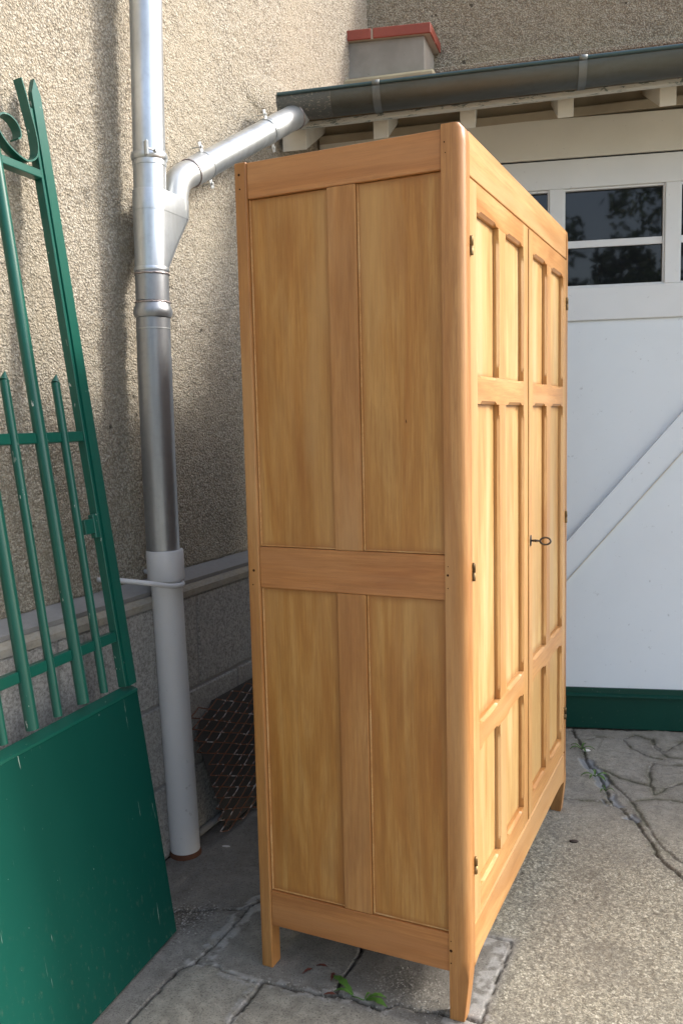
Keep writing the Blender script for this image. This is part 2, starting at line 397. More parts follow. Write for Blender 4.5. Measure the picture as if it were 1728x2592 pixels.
# ------------------------------------------------------------------ ground
CR = {
'c1': ([(-.668,-1.2),(-.674,-.7),(-.679,-.286),(-.683,-.198),(-.688,-.117),(-.688,-.083),(-.666,-.051)], .006),
'c2': ([(-.666,-.051),(-.62,-.045),(-.569,-.058),(-.509,-.058),(-.48,-.055)], .004),
'c2b': ([(-.478,-.051),(-.425,-.046),(-.372,-.043),(-.32,-.04),(-.3,-.026),(-.251,-.027),(-.19,-.033),(-.165,-.004),(-.101,0.0),(-.02,.016),(.02,.014)], .008),
'c3': ([(-.478,-.058),(-.478,-.11),(-.479,-.165),(-.474,-.198),(-.47,-.5),(-.46,-1.1)], .007),
'c4': ([(-.85,.10),(-.838,.116),(-.791,.13),(-.743,.162),(-.686,.18),(-.651,.234),(-.58,.30),(-.40,.34),(-.3,.33)], .006),
'c5': ([(-.655,.24),(-.668,.193),(-.663,.12),(-.663,.039),(-.668,-.011),(-.671,-.044)], .005),
'c6': ([(-.34,.33),(-.32,.146),(-.311,.074),(-.314,.036),(-.307,-.02)], .005),
'r1': ([(-.3,.33),(-.06,.324),(-.033,.321),(.008,.32),(.017,.277),(.015,.234),(.016,.19),(.015,.14),(.017,.089),(.018,.037),(.022,-.1),(.03,-.6)], .005),
'r2': ([(-.11,1.841),(-.047,1.675),(.004,1.511),(.066,1.409),(.121,1.222),(.17,1.164),(.219,1.093),(.276,.965),(.314,.87),(.376,.805),(.6,.5)], .009),
'r3': ([(-.034,1.754),(.002,1.793),(.093,1.804),(.135,1.871),(.196,1.844),(.22,1.756),(.272,1.684),(.325,1.683),(.5,1.66)], .008),
'r4': ([(.065,1.471),(.146,1.421),(.236,1.399),(.219,1.512),(.226,1.599),(.328,1.619),(.5,1.58)], .009),
'r4b': ([(.108,1.376),(.188,1.249),(.26,1.296),(.347,1.305),(.5,1.33)], .007),
'r5': ([(-.4,1.14),(-.001,1.181),(.068,1.2),(.123,1.205)], .004),
'r6': ([(.093,1.804),(.135,1.723),(.195,1.677),(.252,1.654)], .007),
'r7': ([(.204,1.847),(.218,1.779),(.254,1.723),(.314,1.866)], .006),
'r8': ([(.236,1.399),(.257,1.331),(.293,1.402),(.338,1.459),(.5,1.5)], .008),
'r9': ([(.065,1.471),(.108,1.376),(.188,1.249),(.234,1.132),(.308,.95),(.371,.88),(.62,.6)], .009),
'w': ([(-1.03,-.6),(-1.03,1.6)], .012),
'far': ([(-.6,1.732),(-.12,1.862),(.31,1.977),(.9,2.135)], .016),
}
def jitter(P, amp=.0036, step=.014):
    out = []
    for (a, b), (c, d) in zip(P, P[1:]):
        n = max(1, int(math.hypot(c-a, d-b)/step))
        for k in range(n):
            t = k/n; out.append((a+(c-a)*t+random.uniform(-amp, amp), b+(d-b)*t+random.uniform(-amp, amp)))
    out.append(P[-1]); return out
gx = np.concatenate([[-300, -80, -20, -8, -4, -2.5, -1.8, -1.4], np.arange(-1.12, .62, .0042), [.65, .8, 1.0, 1.5, 2.5, 4, 8, 20, 80, 300]])
gy = np.concatenate([[-300, -80, -20, -8, -4, -2.5, -1.6, -1.0, -.8, -.6], np.arange(-.45, 2.0, .0046), [2.1, 2.4, 3, 5, 10, 30, 100, 300]])
GX, GY = np.meshgrid(gx, gy, indexing='ij')
crack = np.zeros_like(GX); band = np.full_like(GX, 9.0); seamd = {}
for k, (P, wd) in CR.items():
    d = np.full_like(GX, 9.0); Q = jitter(P)
    for (a, b), (c, e) in zip(Q, Q[1:]):
        x0, x1 = min(a, c)-.1, max(a, c)+.1; y0, y1 = min(b, e)-.1, max(b, e)+.1
        I = slice(np.searchsorted(gx, x0), np.searchsorted(gx, x1)); J = slice(np.searchsorted(gy, y0), np.searchsorted(gy, y1))
        sx, sy = GX[I, J], GY[I, J]; vx, vy = c-a, e-b; L = vx*vx+vy*vy+1e-12
        t = np.clip(((sx-a)*vx+(sy-b)*vy)/L, 0, 1)
        d[I, J] = np.minimum(d[I, J], np.hypot(sx-a-t*vx, sy-b-t*vy))
    wdv = wd*.54*(.35+1.2*vnoise(GX*40, GY*40))
    crack = np.maximum(crack, np.clip(1.25-d/(wdv*(.6+.8*vnoise(GX*130, GY*130))), 0, 1)*(.5 if k in ('r9', 'r4b', 'r8', 'r7', 'r6', 'r3', 'r4') else .75 if k[0] == 'r' else 1)); seamd[k] = d
    band = np.minimum(band, d)
edge = fbm(GX*30, GY*30, 3)
mort = np.zeros_like(GX)
def mband(k, w0, cond): # repaired mortar edge alongside a joint
    global mort
    mort = np.maximum(mort, np.where(cond, np.clip((w0*(.5+edge)-seamd[k])/.006, 0, 1), 0))
mband('c2b', .020, (GX < -.17) & (GX > -.5)); mband('c2', .018, GX < 0); mband('c5', .030, GX > -.70); mband('c3', .022, GX < -.472)
mband('r1', .040, (GX < .018) & (GY < .33)); mband('c2b', .03, GX > -.06)
mort = mort*np.clip((fbm(GX*55+3, GY*55, 4)-.40)*9, 0, 1)
chan = np.clip((.030-np.abs(seamd['r2']))/.01, 0, 1)*((GY > 1.1) & (GY < 1.55))*(fbm(GX*12, GY*12) > .45)
rough_zone = np.clip((GX-.018)/.02, 0, 1)*np.clip((1.25-GY)/.5, 0, 1)
rough_zone = np.maximum(rough_zone, np.clip((GX+.45)/.1, 0, 1)*np.clip((GY-.33)/.02, 0, 1)*np.clip((1.25-GY)/.5, 0, 1))
tone = np.full_like(GX, .5)
tone = np.where((GX > -.675) & (GY < -.052), .62, tone); tone = np.where(GX < -.68, .40, tone)
tone = np.where((GX > -.66) & (GX < .017) & (GY > -.045) & (GY < .33), .34, tone)
tone = np.where((GX < -.55) & (GY > .15), .28, tone)
tone = np.where((GX > -.315) & (GX < -.05) & (GY > -.04) & (GY < .33), .28, tone)
tone = np.where((GX > .0) & (GY > 1.25), .44+.2*vnoise(GX*7, GY*5), tone)
tone = tone+.10*(fbm(GX*8+4, GY*8, 3)-.5)
grit = np.clip(1-np.hypot((GX+.17)/.13, (GY-.06)/.09), 0, 1)*.8+np.clip(1-np.hypot((GX+.80)/.10, (GY-.09)/.10), 0, 1)
moss = np.clip((.022-band)/.022, 0, 1)*(fbm(GX*22+9, GY*22, 3) > .47)*(GY > .5)
grit = np.clip(grit+np.clip((.035-band)/.035, 0, 1)*.6*edge, 0, 1)
slab = vnoise(np.round(GX*3)*1.7, np.round(GY*3)*2.3)
H = (fbm(GX*5, GY*5)-.5)*.010+(fbm(GX*45, GY*45)-.5)*.0022
H += rough_zone*(fbm(GX*110, GY*110, 2)-.5)*.004 + mort*.0008
H += (GY > 1.2)*(GX > .02)*(fbm(GX*9+5, GY*9, 2)-.5)*.010
H = np.where((np.abs(GX) < 1.2) & (GY > -1.2) & (GY < 2.1), H-crack*.009-chan*.006, -.004)
H = np.minimum(H, .003)
def mk_ground():
    t = NT('old_concrete_yard', .88, .25)
    v = t.coord(); cr = t.attr('crack'); mo = t.attr('mortar'); rz = t.attr('rough'); tn = t.attr('tone'); gr = t.attr('grit'); ch = t.attr('channel')
    fine = t.noise(v, 230, 4, .7); mid = t.noise(v, 28, 5, .65, .5); big = t.noise(v, 4.5, 4, .6, .4)
    base = t.ramp(tn, [(.25, (.20, .186, .165)), (.42, (.29, .275, .245)), (.65, (.37, .35, .29))])
    base = t.mix(t.ramp(mid, [(.35, .55), (.65, 0.0)]), base, (.11, .10, .085))
    base = t.mix(t.math('MULTIPLY', t.ramp(big, [(.45, 0.0), (.70, 1.0)]), .45), base, (.30, .285, .25))
    # exposed-aggregate slab
    ag = t.voro(v, 260, out='Color'); sp = t.new('ShaderNodeSeparateColor'); t.link(ag, sp.inputs[0])
    agc = t.ramp(sp.outputs[0], [(0.0, (.24, .224, .175)), (.4, (.36, .337, .265)), (.75, (.47, .44, .345)), (1.0, (.68, .65, .54))])
    patch = t.noise(v, 85, 5, .8, .5)
    agc = t.mix(t.ramp(patch, [(.40, .85), (.56, 0.0)]), agc, (.155, .142, .112))
    agc = t.mix(t.math('MULTIPLY', t.ramp(big, [(.35, 1.0), (.55, 0.0)]), .55), agc, (.19, .175, .145))
    c = t.mix(rz, base, agc)
    sp2 = t.noise(v, 150, 3, .6)
    c = t.mix(t.ramp(sp2, [(.69, 0.0), (.73, .6)]), c, (.55, .53, .48))
    c = t.mix(t.ramp(fine, [(.34, .75), (.48, 0.0)]), c, (.07, .065, .052))
    c = t.mix(t.math('MULTIPLY', mo, .9), c, t.mix(mid, (.30, .29, .27), (.46, .45, .42)))
    c = t.mix(t.math('MULTIPLY', gr, .85), c, t.ramp(sp.outputs[1], [(.0, (.035, .03, .025)), (.6, (.10, .09, .075)), (.9, (.28, .26, .22)), (1.0, (.55, .53, .5))]))
    c = t.mix(t.math('MULTIPLY', t.attr('moss'), .55), c, (.085, .085, .045))
    c = t.mix(t.math('MULTIPLY', ch, .9), c, (.22, .235, .25))
    c = t.mix(t.math('MULTIPLY', cr, .96), c, (.028, .024, .018))
    h = t.math('ADD', t.math('MULTIPLY', fine, .5), t.math('MULTIPLY', patch, t.math('ADD', t.math('MULTIPLY', rz, 1.2), .3)))
    return t.done(c, None, t.bump(h, .004, .7))
ground = grid_object('ground', GX, GY, H, mk_ground(), dict(moss=moss, crack=crack, mortar=mort, rough=rough_zone, tone=tone, grit=grit, channel=chan))
ground['kind'] = 'structure'

# ------------------------------------------------------------------ house wall on the left
XA = -1.095; YC = 2.145
hw = thing('house_wall', 'beige roughcast house wall with block plinth behind the downpipe', 'wall', (XA, 0, 0))
def wall_relief(y0, y1, z0, z1, step):
    ys = np.arange(y0, y1, step); zs = np.arange(z0, z1, step); return np.meshgrid(ys, zs, indexing='ij')
YS = np.concatenate([[-7, -3, -1.5, -.9], np.arange(-.62, 2.15, .0075)]); ZS = np.concatenate([np.arange(.832, 3.45, .0075), [3.6, 4, 5, 6.2]])
WY, WZ = np.meshgrid(YS, ZS, indexing='ij')
WXr = (fbm(WY*3, WZ*3)-.5)*.006 + (fbm(WY*60, WZ*60, 3)-.5)*.010
WXr[:, 0] = -.012
grid_object('render_coat', WXr, WY, WZ, m_rough_a, {}, hw)
bm = bmesh.new(); box(bm, -.35, -.02, -7, YC+.3, 0, 6.2); mesh_obj('masonry', bm, m_block, hw)
def prism_y(bm, prof, y0, y1):   # profile of (x,z) extruded in y
    a = [bm.verts.new((x, y0, z)) for x, z in prof]; b = [bm.verts.new((x, y1, z)) for x, z in prof]; n = len(prof)
    for i in range(n): bm.faces.new((a[i], a[(i+1) % n], b[(i+1) % n], b[i]))
    bm.faces.new(list(reversed(a))); bm.faces.new(b)
bm = bmesh.new(); prism_y(bm, [(-.02, .80), (.052, .80), (.055, .812), (-.004, .838), (-.02, .84)], -7, YC+.3); mesh_obj('plinth_chamfer', bm, m_chamfer, hw)
bm = bmesh.new()
yy = -1.2
while yy < 1.8:
    L = random.uniform(.35, .6); prism_y(bm, [(-.02, .766), (.070+random.uniform(-.002, .002), .766), (.071, .785), (.060, .7995), (-.02, .7995)], yy+.001, yy+L-.001); yy += L
mesh_obj('plinth_cap', bm, m_cap, hw)
# cement block courses with recessed joints
bm = bmesh.new()
for z0, z1, off, L in ((.478, .762, .534, .60), (.2325, .468, .755, .60), (0.0, .2225, .40, .60)):
    y = off-6*L
    while y < 1.65:
        box(bm, -.02, .066+random.uniform(-.0015, .0015), y+.005, y+L-.005, z0, z1, .004); y += L
mesh_obj('plinth_blocks', bm, m_block, hw)
bm = bmesh.new(); box(bm, -.019, .060, -7, YC, 0, .765); mesh_obj('plinth_joints', bm, m_chamfer, hw)

bm = bmesh.new(); bmesh.ops.create_grid(bm, x_segments=40, y_segments=24, size=.5)
for v in bm.verts:
    a, b = v.co.x, v.co.y; e = max(0, 1-math.hypot(a*2.1, b*2.2)**2)
    v.co = Vector((-.004+.020*e**.5+.003*float(vnoise(np.array(a*40), np.array(b*40))), 1.24+a*.46, 2.475+b*.16+.05*a))
mesh_obj('mortar_patch', bm, m_rough_a, hw, True)
# ------------------------------------------------------------------ rear wall above the garage roof
MB = Matrix.Translation((XA, YC, 0)) @ Matrix.Rotation(R(15), 4, 'Z')
rw = thing('rear_wall', 'shaded grey-brown roughcast wall rising behind the garage roof', 'wall', mat=MB)
XS = np.arange(-.1, 2.4, .0085); ZS = np.arange(2.6, 3.36, .0085); BX, BZ = np.meshgrid(XS, ZS, indexing='ij')
BYr = -(fbm(BX*3+9, BZ*3)-.5)*.008-(fbm(BX*60+3, BZ*60, 3)-.5)*.012
grid_object('render_coat', BX, BYr, BZ, m_rough_b, {}, rw)
bx('masonry', -.1, 4.2, .03, .3, 0, 3.36, m_rough_b, rw)
bx('coping', -.1, 4.25, -.03, .34, 3.362, 3.42, m_brick, rw, .004)

# ------------------------------------------------------------------ garage (local x along the front, local y into the building)
MG = Matrix.Translation((-.118, 1.856, 0)) @ Matrix.Rotation(R(15), 4, 'Z')
ga = thing('garage', 'low white wooden garage with small high windows and green kickboard', 'garage', mat=MG)
UL, UR = -1.0, 3.6
bx('beam', UL, UR, 0, .12, 2.283, 2.432, m_beam, ga, .003)
bx('beam_joint', UL, UR, .012, .10, 2.2765, 2.2825, m_dark, ga)
fr_top = bx('top_rail', UL, UR, .002, .10, 2.168, 2.276, m_frame_white, ga, .002)
bx('middle_rail', UL, UR, .002, .10, 1.660, 1.790, m_frame_white, ga, .003)
wins = [(-.465, -.092), (-.037, .340), (.395, .772), (.827, 1.204), (1.259, 1.636)]
edges = [UL]+[e for wdw in wins for e in wdw]+[UR]
for i in range(0, len(edges), 2):
    if i == 0: bx('mullion', -.60, edges[1], .0025, .09, 1.7905, 2.1675, m_frame_white, ga, .002)
    elif i == len(edges)-2: bx('mullion', edges[i], UR, .0025, .09, 1.7905, 2.1675, m_frame_white, ga, .002)
    else: bx('mullion', edges[i], edges[i+1], .0025, .09, 1.7905, 2.1675, m_frame_white, ga, .002)
for a, b in wins:
    wd = bx('window', a+.001, b-.001, .030, .036, 1.7915, 2.1665, m_glass, ga)
    bx('crossbar', a+.0065, b-.0065, .018, .0295, 1.943, 1.970, m_frame_white, wd, .001)
    bm = bmesh.new()
    box(bm, a, b, .012, .028, 2.160, 2.1672); box(bm, a+.0005, a+.006, .012, .028, 1.7912, 2.1595); box(bm, b-.006, b-.0005, .012, .028, 1.7912, 2.1595); box(bm, a+.007, b-.007, .012, .028, 1.7912, 1.797)
    mesh_obj('putty_bead', bm, m_frame_white, wd)
bx('interior', UL, UR, .75, .80, 0, 2.35, m_dark, ga)
bx('door_leaf', UL, UR, .014, .05, .172, 1.6595, m_door_white, ga)
# diagonal braces
def brace(u0, z0, u1, z1, h, name='brace'):
    bm = bmesh.new(); v = []
    for y in (.0135, -.009):
        v.append([bm.verts.new(p) for p in ((u0, y+(.004 if y < 0 else 0), z0-h), (u1, y+(.004 if y < 0 else 0), z1-h), (u1, y, z1), (u0, y, z0))])
    a, b = v; bm.faces.new(b)
    for i in range(4): bm.faces.new((a[i], a[(i+1) % 4], b[(i+1) % 4], b[i]))
    return mesh_obj(name, bm, m_door_white, ga)
sl_ = (1.297-.808)/(.417-.002)
brace(-.52, .808-sl_*.522, .72, 1.297+sl_*.303, .158); 
bm = bmesh.new(); u0_, z0_, u1_, z1_ = -.52, .808-sl_*.522-.158, .72, 1.297+sl_*.303-.158
v = [[bm.verts.new(p) for p in ((u0_, y, z0_-.005), (u1_, y, z1_-.005), (u1_, y, z1_), (u0_, y, z0_))] for y in (.0135, -.011)]
bm.faces.new(v[1])
for i in range(4): bm.faces.new((v[0][i], v[0][(i+1) % 4], v[1][(i+1) % 4], v[1][i]))
mesh_obj('brace_light_line', bm, m_rafter, ga)  # pale strip added to draw the lit line along the lower edge
bx('kickboard', UL, UR, -.002, .05, .002, .138, m_green_kick, ga, .003)
bm = bmesh.new()
pr = [(.05, .1385), (-.012, .1385), (-.012, .143), (.004, .150), (.006, .1715), (.05, .1715)]
for s_, e_ in ((0, 0),):
    a = [bm.verts.new((UL, y, z)) for y, z in pr]; b = [bm.verts.new((UR, y, z)) for y, z in pr]; n = len(pr)
    for i in range(n): bm.faces.new((a[i], b[i], b[(i+1) % n], a[(i+1) % n]))
mesh_obj('kickboard_moulding', bm, m_green_kick, ga)
# eave: boards, rafters, roof
EZ = lambda u: .030*u      # the eave line runs slightly downhill to the left
def sheared_box(bm, u0, u1, y0, y1, zb0, zt0, zb1, zt1, bev=0):
    """box whose z changes with u (eave slope) and y (roof pitch): zb0/zt0 at y0, zb1/zt1 at y1"""
    P = []
    for (u, y, z) in ((u0,y0,zb0),(u1,y0,zb0),(u1,y1,zb1),(u0,y1,zb1),(u0,y0,zt0),(u1,y0,zt0),(u1,y1,zt1),(u0,y1,zt1)): P.append(bm.verts.new((u, y, z+EZ(u))))
    fs = [bm.faces.new([P[i] for i in q]) for q in ((3,2,1,0),(4,5,6,7),(0,1,5,4),(1,2,6,5),(2,3,7,6),(3,0,4,7))]
    if bev: bmesh.ops.bevel(bm, geom=list({e for f in fs for e in f.edges}), offset=bev, segments=1, affect='EDGES')
PT = .462
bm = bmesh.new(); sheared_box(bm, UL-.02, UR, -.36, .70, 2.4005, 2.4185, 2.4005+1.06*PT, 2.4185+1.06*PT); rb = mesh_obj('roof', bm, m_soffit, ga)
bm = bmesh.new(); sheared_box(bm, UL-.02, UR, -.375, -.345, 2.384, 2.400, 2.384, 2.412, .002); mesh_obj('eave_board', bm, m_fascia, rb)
# roof tiles, a low stepped sheet
bm = bmesh.new(); yk = -.38; k = 0
while yk < .66:
    u = UL-.02+(k % 2)*.1
    while u < UR:
        z = 2.4225+(yk+.36)*PT; sheared_box(bm, u+.002, u+.196, yk, yk+.24, z+.004, z+.018, z+.24*PT-.0, z+.014+.24*PT-.0); u += .2
    yk += .21; k += 1
mesh_obj('roof_tiles', bm, m_brick, rb)
bm = bmesh.new(); sheared_box(bm, UL+.35, UR, .46, .60, 2.830, 2.856, 2.85, 2.890, .006); mesh_obj('mortar_flashing', bm, m_rough_b, rb)
for u in (-.711, -.397, -.057, .285, .63, .98, 1.33, 1.68):
    bm = bmesh.new(); sheared_box(bm, u-.0275, u+.0275, -.31, .68, 2.334, 2.399+.05*PT, 2.334+.99*PT-.0, 2.399+1.04*PT-.0, .002)
    mesh_obj('rafter', bm, m_rafter, rb)
bm = bmesh.new(); sheared_box(bm, -1.075, -.985, -.33, .6, 2.318, 2.399+.03*PT, 2.318+.93*PT, 2.399+.96*PT, .002); mesh_obj('rafter', bm, m_rafter, rb)
bx('wall_plate_board', UL, UR, .05, .10, 2.4325, 2.62, m_soffit, ga)
bm = bmesh.new(); sheared_box(bm, UL, UR, -.0005, .045, 2.4335, 2.468, 2.4335, 2.48, .002); mesh_obj('filler_board', bm, m_soffit, ga)
# chimney
ch_rot = R(-7.5)
def shear_pts(u, y): return (u+math.tan(-ch_rot)*(y-.31)*1.0, y)
def ch_box(bm, u0, u1, y0, y1, z0, z1, bev=.003):
    P = []
    for z in (z0, z1):
        for u, y in ((u0, y0), (u1, y0), (u1, y1), (u0, y1)):
            uu, yy = shear_pts(u, y); P.append(bm.verts.new((uu, yy, z)))
    fs = [bm.faces.new([P[i] for i in q]) for q in ((3,2,1,0),(4,5,6,7),(0,1,5,4),(1,2,6,5),(2,3,7,6),(3,0,4,7))]
    if bev: bmesh.ops.bevel(bm, geom=list({e for f in fs for e in f.edges}), offset=bev, segments=1, affect='EDGES')
bm = bmesh.new(); ch_box(bm, -1.02, -.598, .328, .56, 2.60, 2.925); chm = mesh_obj('chimney', bm, m_render_smooth, rb)
bm = bmesh.new()
for a, b in ((-.93, -.823), (-.815, -.566)): ch_box(bm, a, b, .308, .412, 2.9255, 2.969, .003)
for a, b in ((-.93, -.70), (-.692, -.566)): ch_box(bm, a, b, .418, .53, 2.9255, 2.969, .003)
mesh_obj('chimney_cap', bm, m_brick, chm)
bm = bmesh.new(); ch_box(bm, -.925, -.571, .313, .527, 2.9252, 2.9665, 0); mesh_obj('cap_mortar', bm, m_mortar, chm)
bm = bmesh.new(); ch_box(bm, -.97, -.594, .322, .54, 2.60, 2.776, .004); mesh_obj('flashing_tile', bm, m_flash, chm)
bm = bmesh.new(); sheared_box(bm, -.955, -.55, .27, .40, 2.752, 2.782, 2.78, 2.80, .010); mesh_obj('lichen_fillet', bm, m_lichen, chm)

# ------------------------------------------------------------------ gutter
gt = thing('roof_gutter', 'grey half-round zinc gutter along the white garage eave', 'gutter', mat=MG)
GR = .068; GYc = -.375-GR-.003; GZ = lambda u: 2.449+.026*u
def trough(u0, u1, r, name, mat, parent, th=.0025, n=20, a0=180, a1=360, steps=1):
    bm = bmesh.new(); rows = []
    for s in range(steps+1):
        u = u0+(u1-u0)*s/steps; row = []
        for k in range(n+1):
            a = R(a0+(a1-a0)*k/n); row.append(bm.verts.new((u, GYc+math.cos(a)*r, GZ(u)+math.sin(a)*r)))
        for k in range(n, -1, -1):
            a = R(a0+(a1-a0)*k/n); row.append(bm.verts.new((u, GYc+math.cos(a)*(r-th), GZ(u)+math.sin(a)*(r-th))))
        rows.append(row)
    m = len(rows[0])
    for A, B in zip(rows, rows[1:]):
        for i in range(m): bm.faces.new((A[i], B[i], B[(i+1) % m], A[(i+1) % m]))
    bm.faces.new(rows[0]); bm.faces.new(list(reversed(rows[-1])))
    return smooth_angle(mesh_obj(name, bm, mat, parent))
trough(-.86, UR, GR, 'trough', m_gutter, gt)
trough(-1.045, -.8605, GR+.0004, 'trough', m_gutter_scale, gt)
bm = bmesh.new(); tube(bm, [(-1.045, GYc-GR-.003, GZ(-1.045)), (UR, GYc-GR-.003, GZ(UR))], .0065, 14); smooth_angle(mesh_obj('rim_bead', bm, m_gutter_rim, gt))
bm = bmesh.new()
n = 20; a = [bm.verts.new((-1.046, GYc+math.cos(R(180+9*k))*(GR+.004), GZ(-1.045)+math.sin(R(180+9*k))*(GR+.004))) for k in range(n+1)]
b = [bm.verts.new((v.co.x-.004, v.co.y, v.co.z)) for v in a]
bm.faces.new(a); bm.faces.new(list(reversed(b)))
for i in range(n+1): bm.faces.new((a[i], b[i], b[(i+1) % (n+1)], a[(i+1) % (n+1)]))
mesh_obj('end_cap', bm, m_gutter_scale, gt)
for u in (-.70, -.018, .66, 1.34, 2.02):
    st = trough(u-.013, u+.013, GR+.0045, 'strap', m_strap, gt, .003)
    bm = bmesh.new(); tube(bm, [(u-.013, GYc-GR-.003, GZ(u)), (u+.013, GYc-GR-.003, GZ(u))], .0095, 14); mesh_obj('strap_hook', bm, m_strap, st, True)

# ------------------------------------------------------------------ zinc downpipe with branch
XP = -1.0
dp = thing('downpipe', 'bright zinc downpipe with slanting branch running to the gutter', 'downpipe', (XP, .31, .9))
def P_(y, z, x=XP): return Vector((x-XP, y-.31, z-.9))
def axis_y(z):   # measured centre line of the slightly wandering pipe
    return float(np.interp(z, [0, .3, .6, .9, 1.2, 1.5, 1.75, 2.0, 2.3, 2.6, 3.6], [.372, .360, .346, .337, .335, .337, .344, .354, .365, .378, .415]))
def vpipe(name, z0, z1, r0, r1, mat, parent, x=XP, n=36, k=10, caps=True, org=None):
    pts = []; rr = []
    for i in range(k+1):
        z = z0+(z1-z0)*i/k; pts.append(P_(axis_y(z), z, x)-(org or Vector((0, 0, 0)))); rr.append(r0+(r1-r0)*i/k)
    bm = bmesh.new(); tube(bm, pts, rr, n, caps); return smooth_angle(mesh_obj(name, bm, mat, parent))
vpipe('upper_pipe', 2.02, 3.6, .0440, .0440, m_zinc, dp)
vpipe('socket', 1.90, 2.0195, .0445, .0445, m_zinc, dp)
def turned(name, prof, mat, parent, n=40):
    """prof: (z, r) pairs along the pipe axis"""
    bm = bmesh.new(); loft(bm, [[P_(axis_y(z), z)+Vector((math.cos(2*math.pi*i/n)*r, math.sin(2*math.pi*i/n)*r, 0)) for i in range(n)] for z, r in prof]); return smooth_angle(mesh_obj(name, bm, mat, parent))
turned('pipe_clip', [(2.012, .0445), (2.012, .0470), (2.016, .0495), (2.022, .0505), (2.028, .0495), (2.033, .0475), (2.0335, .0445)], m_zinc, dp)
turned('socket_lip', [(1.997, .0446), (1.998, .0462), (2.004, .0466), (2.0115, .0460), (2.0118, .0446)], m_zinc, dp)
bm = bmesh.new()
box(bm, -.002, .018, -.0375, -.028, -.018, .024, .004)
bm2v = [v for v in bm.verts]
for v in bm2v: v.co = Matrix.Rotation(R(-38), 3, 'Z') @ (v.co+Vector((.046, .030, 0)))
for v in bm.verts: v.co = v.co+P_(axis_y(2.02)-.030, 2.022)
clip = mesh_obj('clip_lug', bm, m_zinc, dp)
bm = bmesh.new(); c0 = P_(axis_y(2.02)-.036, 2.024)+Vector((.046, 0, 0)); tube(bm, [c0, c0+Vector((.012, -.006, 0))], [.0055, .0055], 6); tube(bm, [c0+Vector((0, -.035, 0)), c0+Vector((.002, .0, 0))], .0022, 8); mesh_obj('screw', bm, m_zinc_matt, clip)
# hopper-like tee: ring sections stretched towards +y
def tee_ring(z, rl, reach, rr, n=44):
    """hull of pipe circle radius rl at the axis and circle radius rr at y offset reach"""
    c = P_(axis_y(z), z); pts = []
    for i in range(n):
        a = 2*math.pi*i/n; d = Vector((math.cos(a), math.sin(a), 0))
        p1 = d*rl; p2 = Vector((0, reach, 0))+d*rr
        pts.append(c+(p2 if p2.dot(d) > p1.dot(d) else p1))
    return pts
bm = bmesh.new()
loft(bm, [tee_ring(z, rl, re, rr) for z, rl, re, rr in ((1.716, .0452, .0, .0450), (1.73, .0455, .008, .0445), (1.78, .0460, .042, .042), (1.84, .0468, .085, .040), (1.876, .0470, .112, .039))])
tee = smooth_angle(mesh_obj('branch_tee', bm, m_zinc, dp))
bm = bmesh.new()
loft(bm, [tee_ring(z, rl, re, rr) for z, rl, re, rr in ((1.8762, .0478, .1125, .0398), (1.8795, .0480, .113, .040), (1.930, .0478, .114, .040), (1.932, .0470, .114, .039))])
smooth_angle(mesh_obj('tee_collar', bm, m_zinc, tee))
turned('solder_ring', [(1.7145, .0450), (1.7140, .0480), (1.719, .0487), (1.724, .0475), (1.7245, .0450)], m_zinc, dp)
def weld(name, z, r, parent):
    bm = bmesh.new(); n = 60; pts = []
    for i in range(n+1):
        a = 2*math.pi*i/n; rr = r+random.uniform(-.0006, .0010)
        pts.append(P_(axis_y(z), z+random.uniform(-.0012, .0012))+Vector((math.cos(a)*rr, math.sin(a)*rr, 0)))
    tube(bm, pts, [random.uniform(.0022, .0036) for _ in pts], 7, False); return mesh_obj(name, bm, m_solder, parent, True)
vpipe('repair_sleeve', 1.632, 1.7138, .0462, .0462, m_zinc_old, dp)
weld('weld_bead', 1.706, .0465, dp); weld('weld_bead', 1.629, .0465, dp)
turned('ring_joint', [(1.586, .0460), (1.588, .0500), (1.595, .0530), (1.603, .0540), (1.611, .0530), (1.618, .0500), (1.631, .0460)], m_zinc_old, dp)
vpipe('lower_pipe', 1.48, 1.5858, .0470, .0471, m_zinc_old, dp)
vpipe('lower_pipe', .90, 1.4798, .0472, .0478, m_zinc_old, dp)
turned('overlap_rim', [(1.555, .0470), (1.5555, .0482), (1.5575, .0482), (1.558, .0470)], m_zinc_matt, dp)
# branch: leaves the tee, bends, climbs to the gutter outlet
BRp = [(.460, 1.90), (.464, 1.942), (.478, 1.980), (.508, 2.008), (.546, 2.027)]
bm = bmesh.new(); tube(bm, spline([P_(y, z, XP+.002) for y, z in BRp], 7), .0385, 32); smooth_angle(mesh_obj('elbow', bm, m_zinc_matt, dp))
pe = [(.500, 2.018), (.56, 2.046), (.96, 2.246), (1.135, 2.338)]
def bseg(name, a, b, r, mat, r2=None):
    bm = bmesh.new(); tube(bm, [P_(*a), P_(*b)], [r, r2 or r], 32); return smooth_angle(mesh_obj(name, bm, mat, dp))
def lerp2(t, a=(.546, 2.027), b=(1.150, 2.362)): return (a[0]+(b[0]-a[0])*t, a[1]+(b[1]-a[1])*t, XP+.002+.040*t)
bseg('branch_collar', lerp2(0), lerp2(.11), .0412, m_zinc_matt)
bseg('branch_pipe', lerp2(.1), lerp2(.70), .0398, m_zinc)
bseg('branch_pipe', lerp2(.70), lerp2(1.0), .0408, m_zinc_matt)
for t in (.115, .69, .705): bseg('collar_bead', lerp2(t-.006), lerp2(t+.006), .0428, m_zinc)
bseg('gutter_outlet', lerp2(.985), lerp2(1.05), .0412, m_zinc_matt)
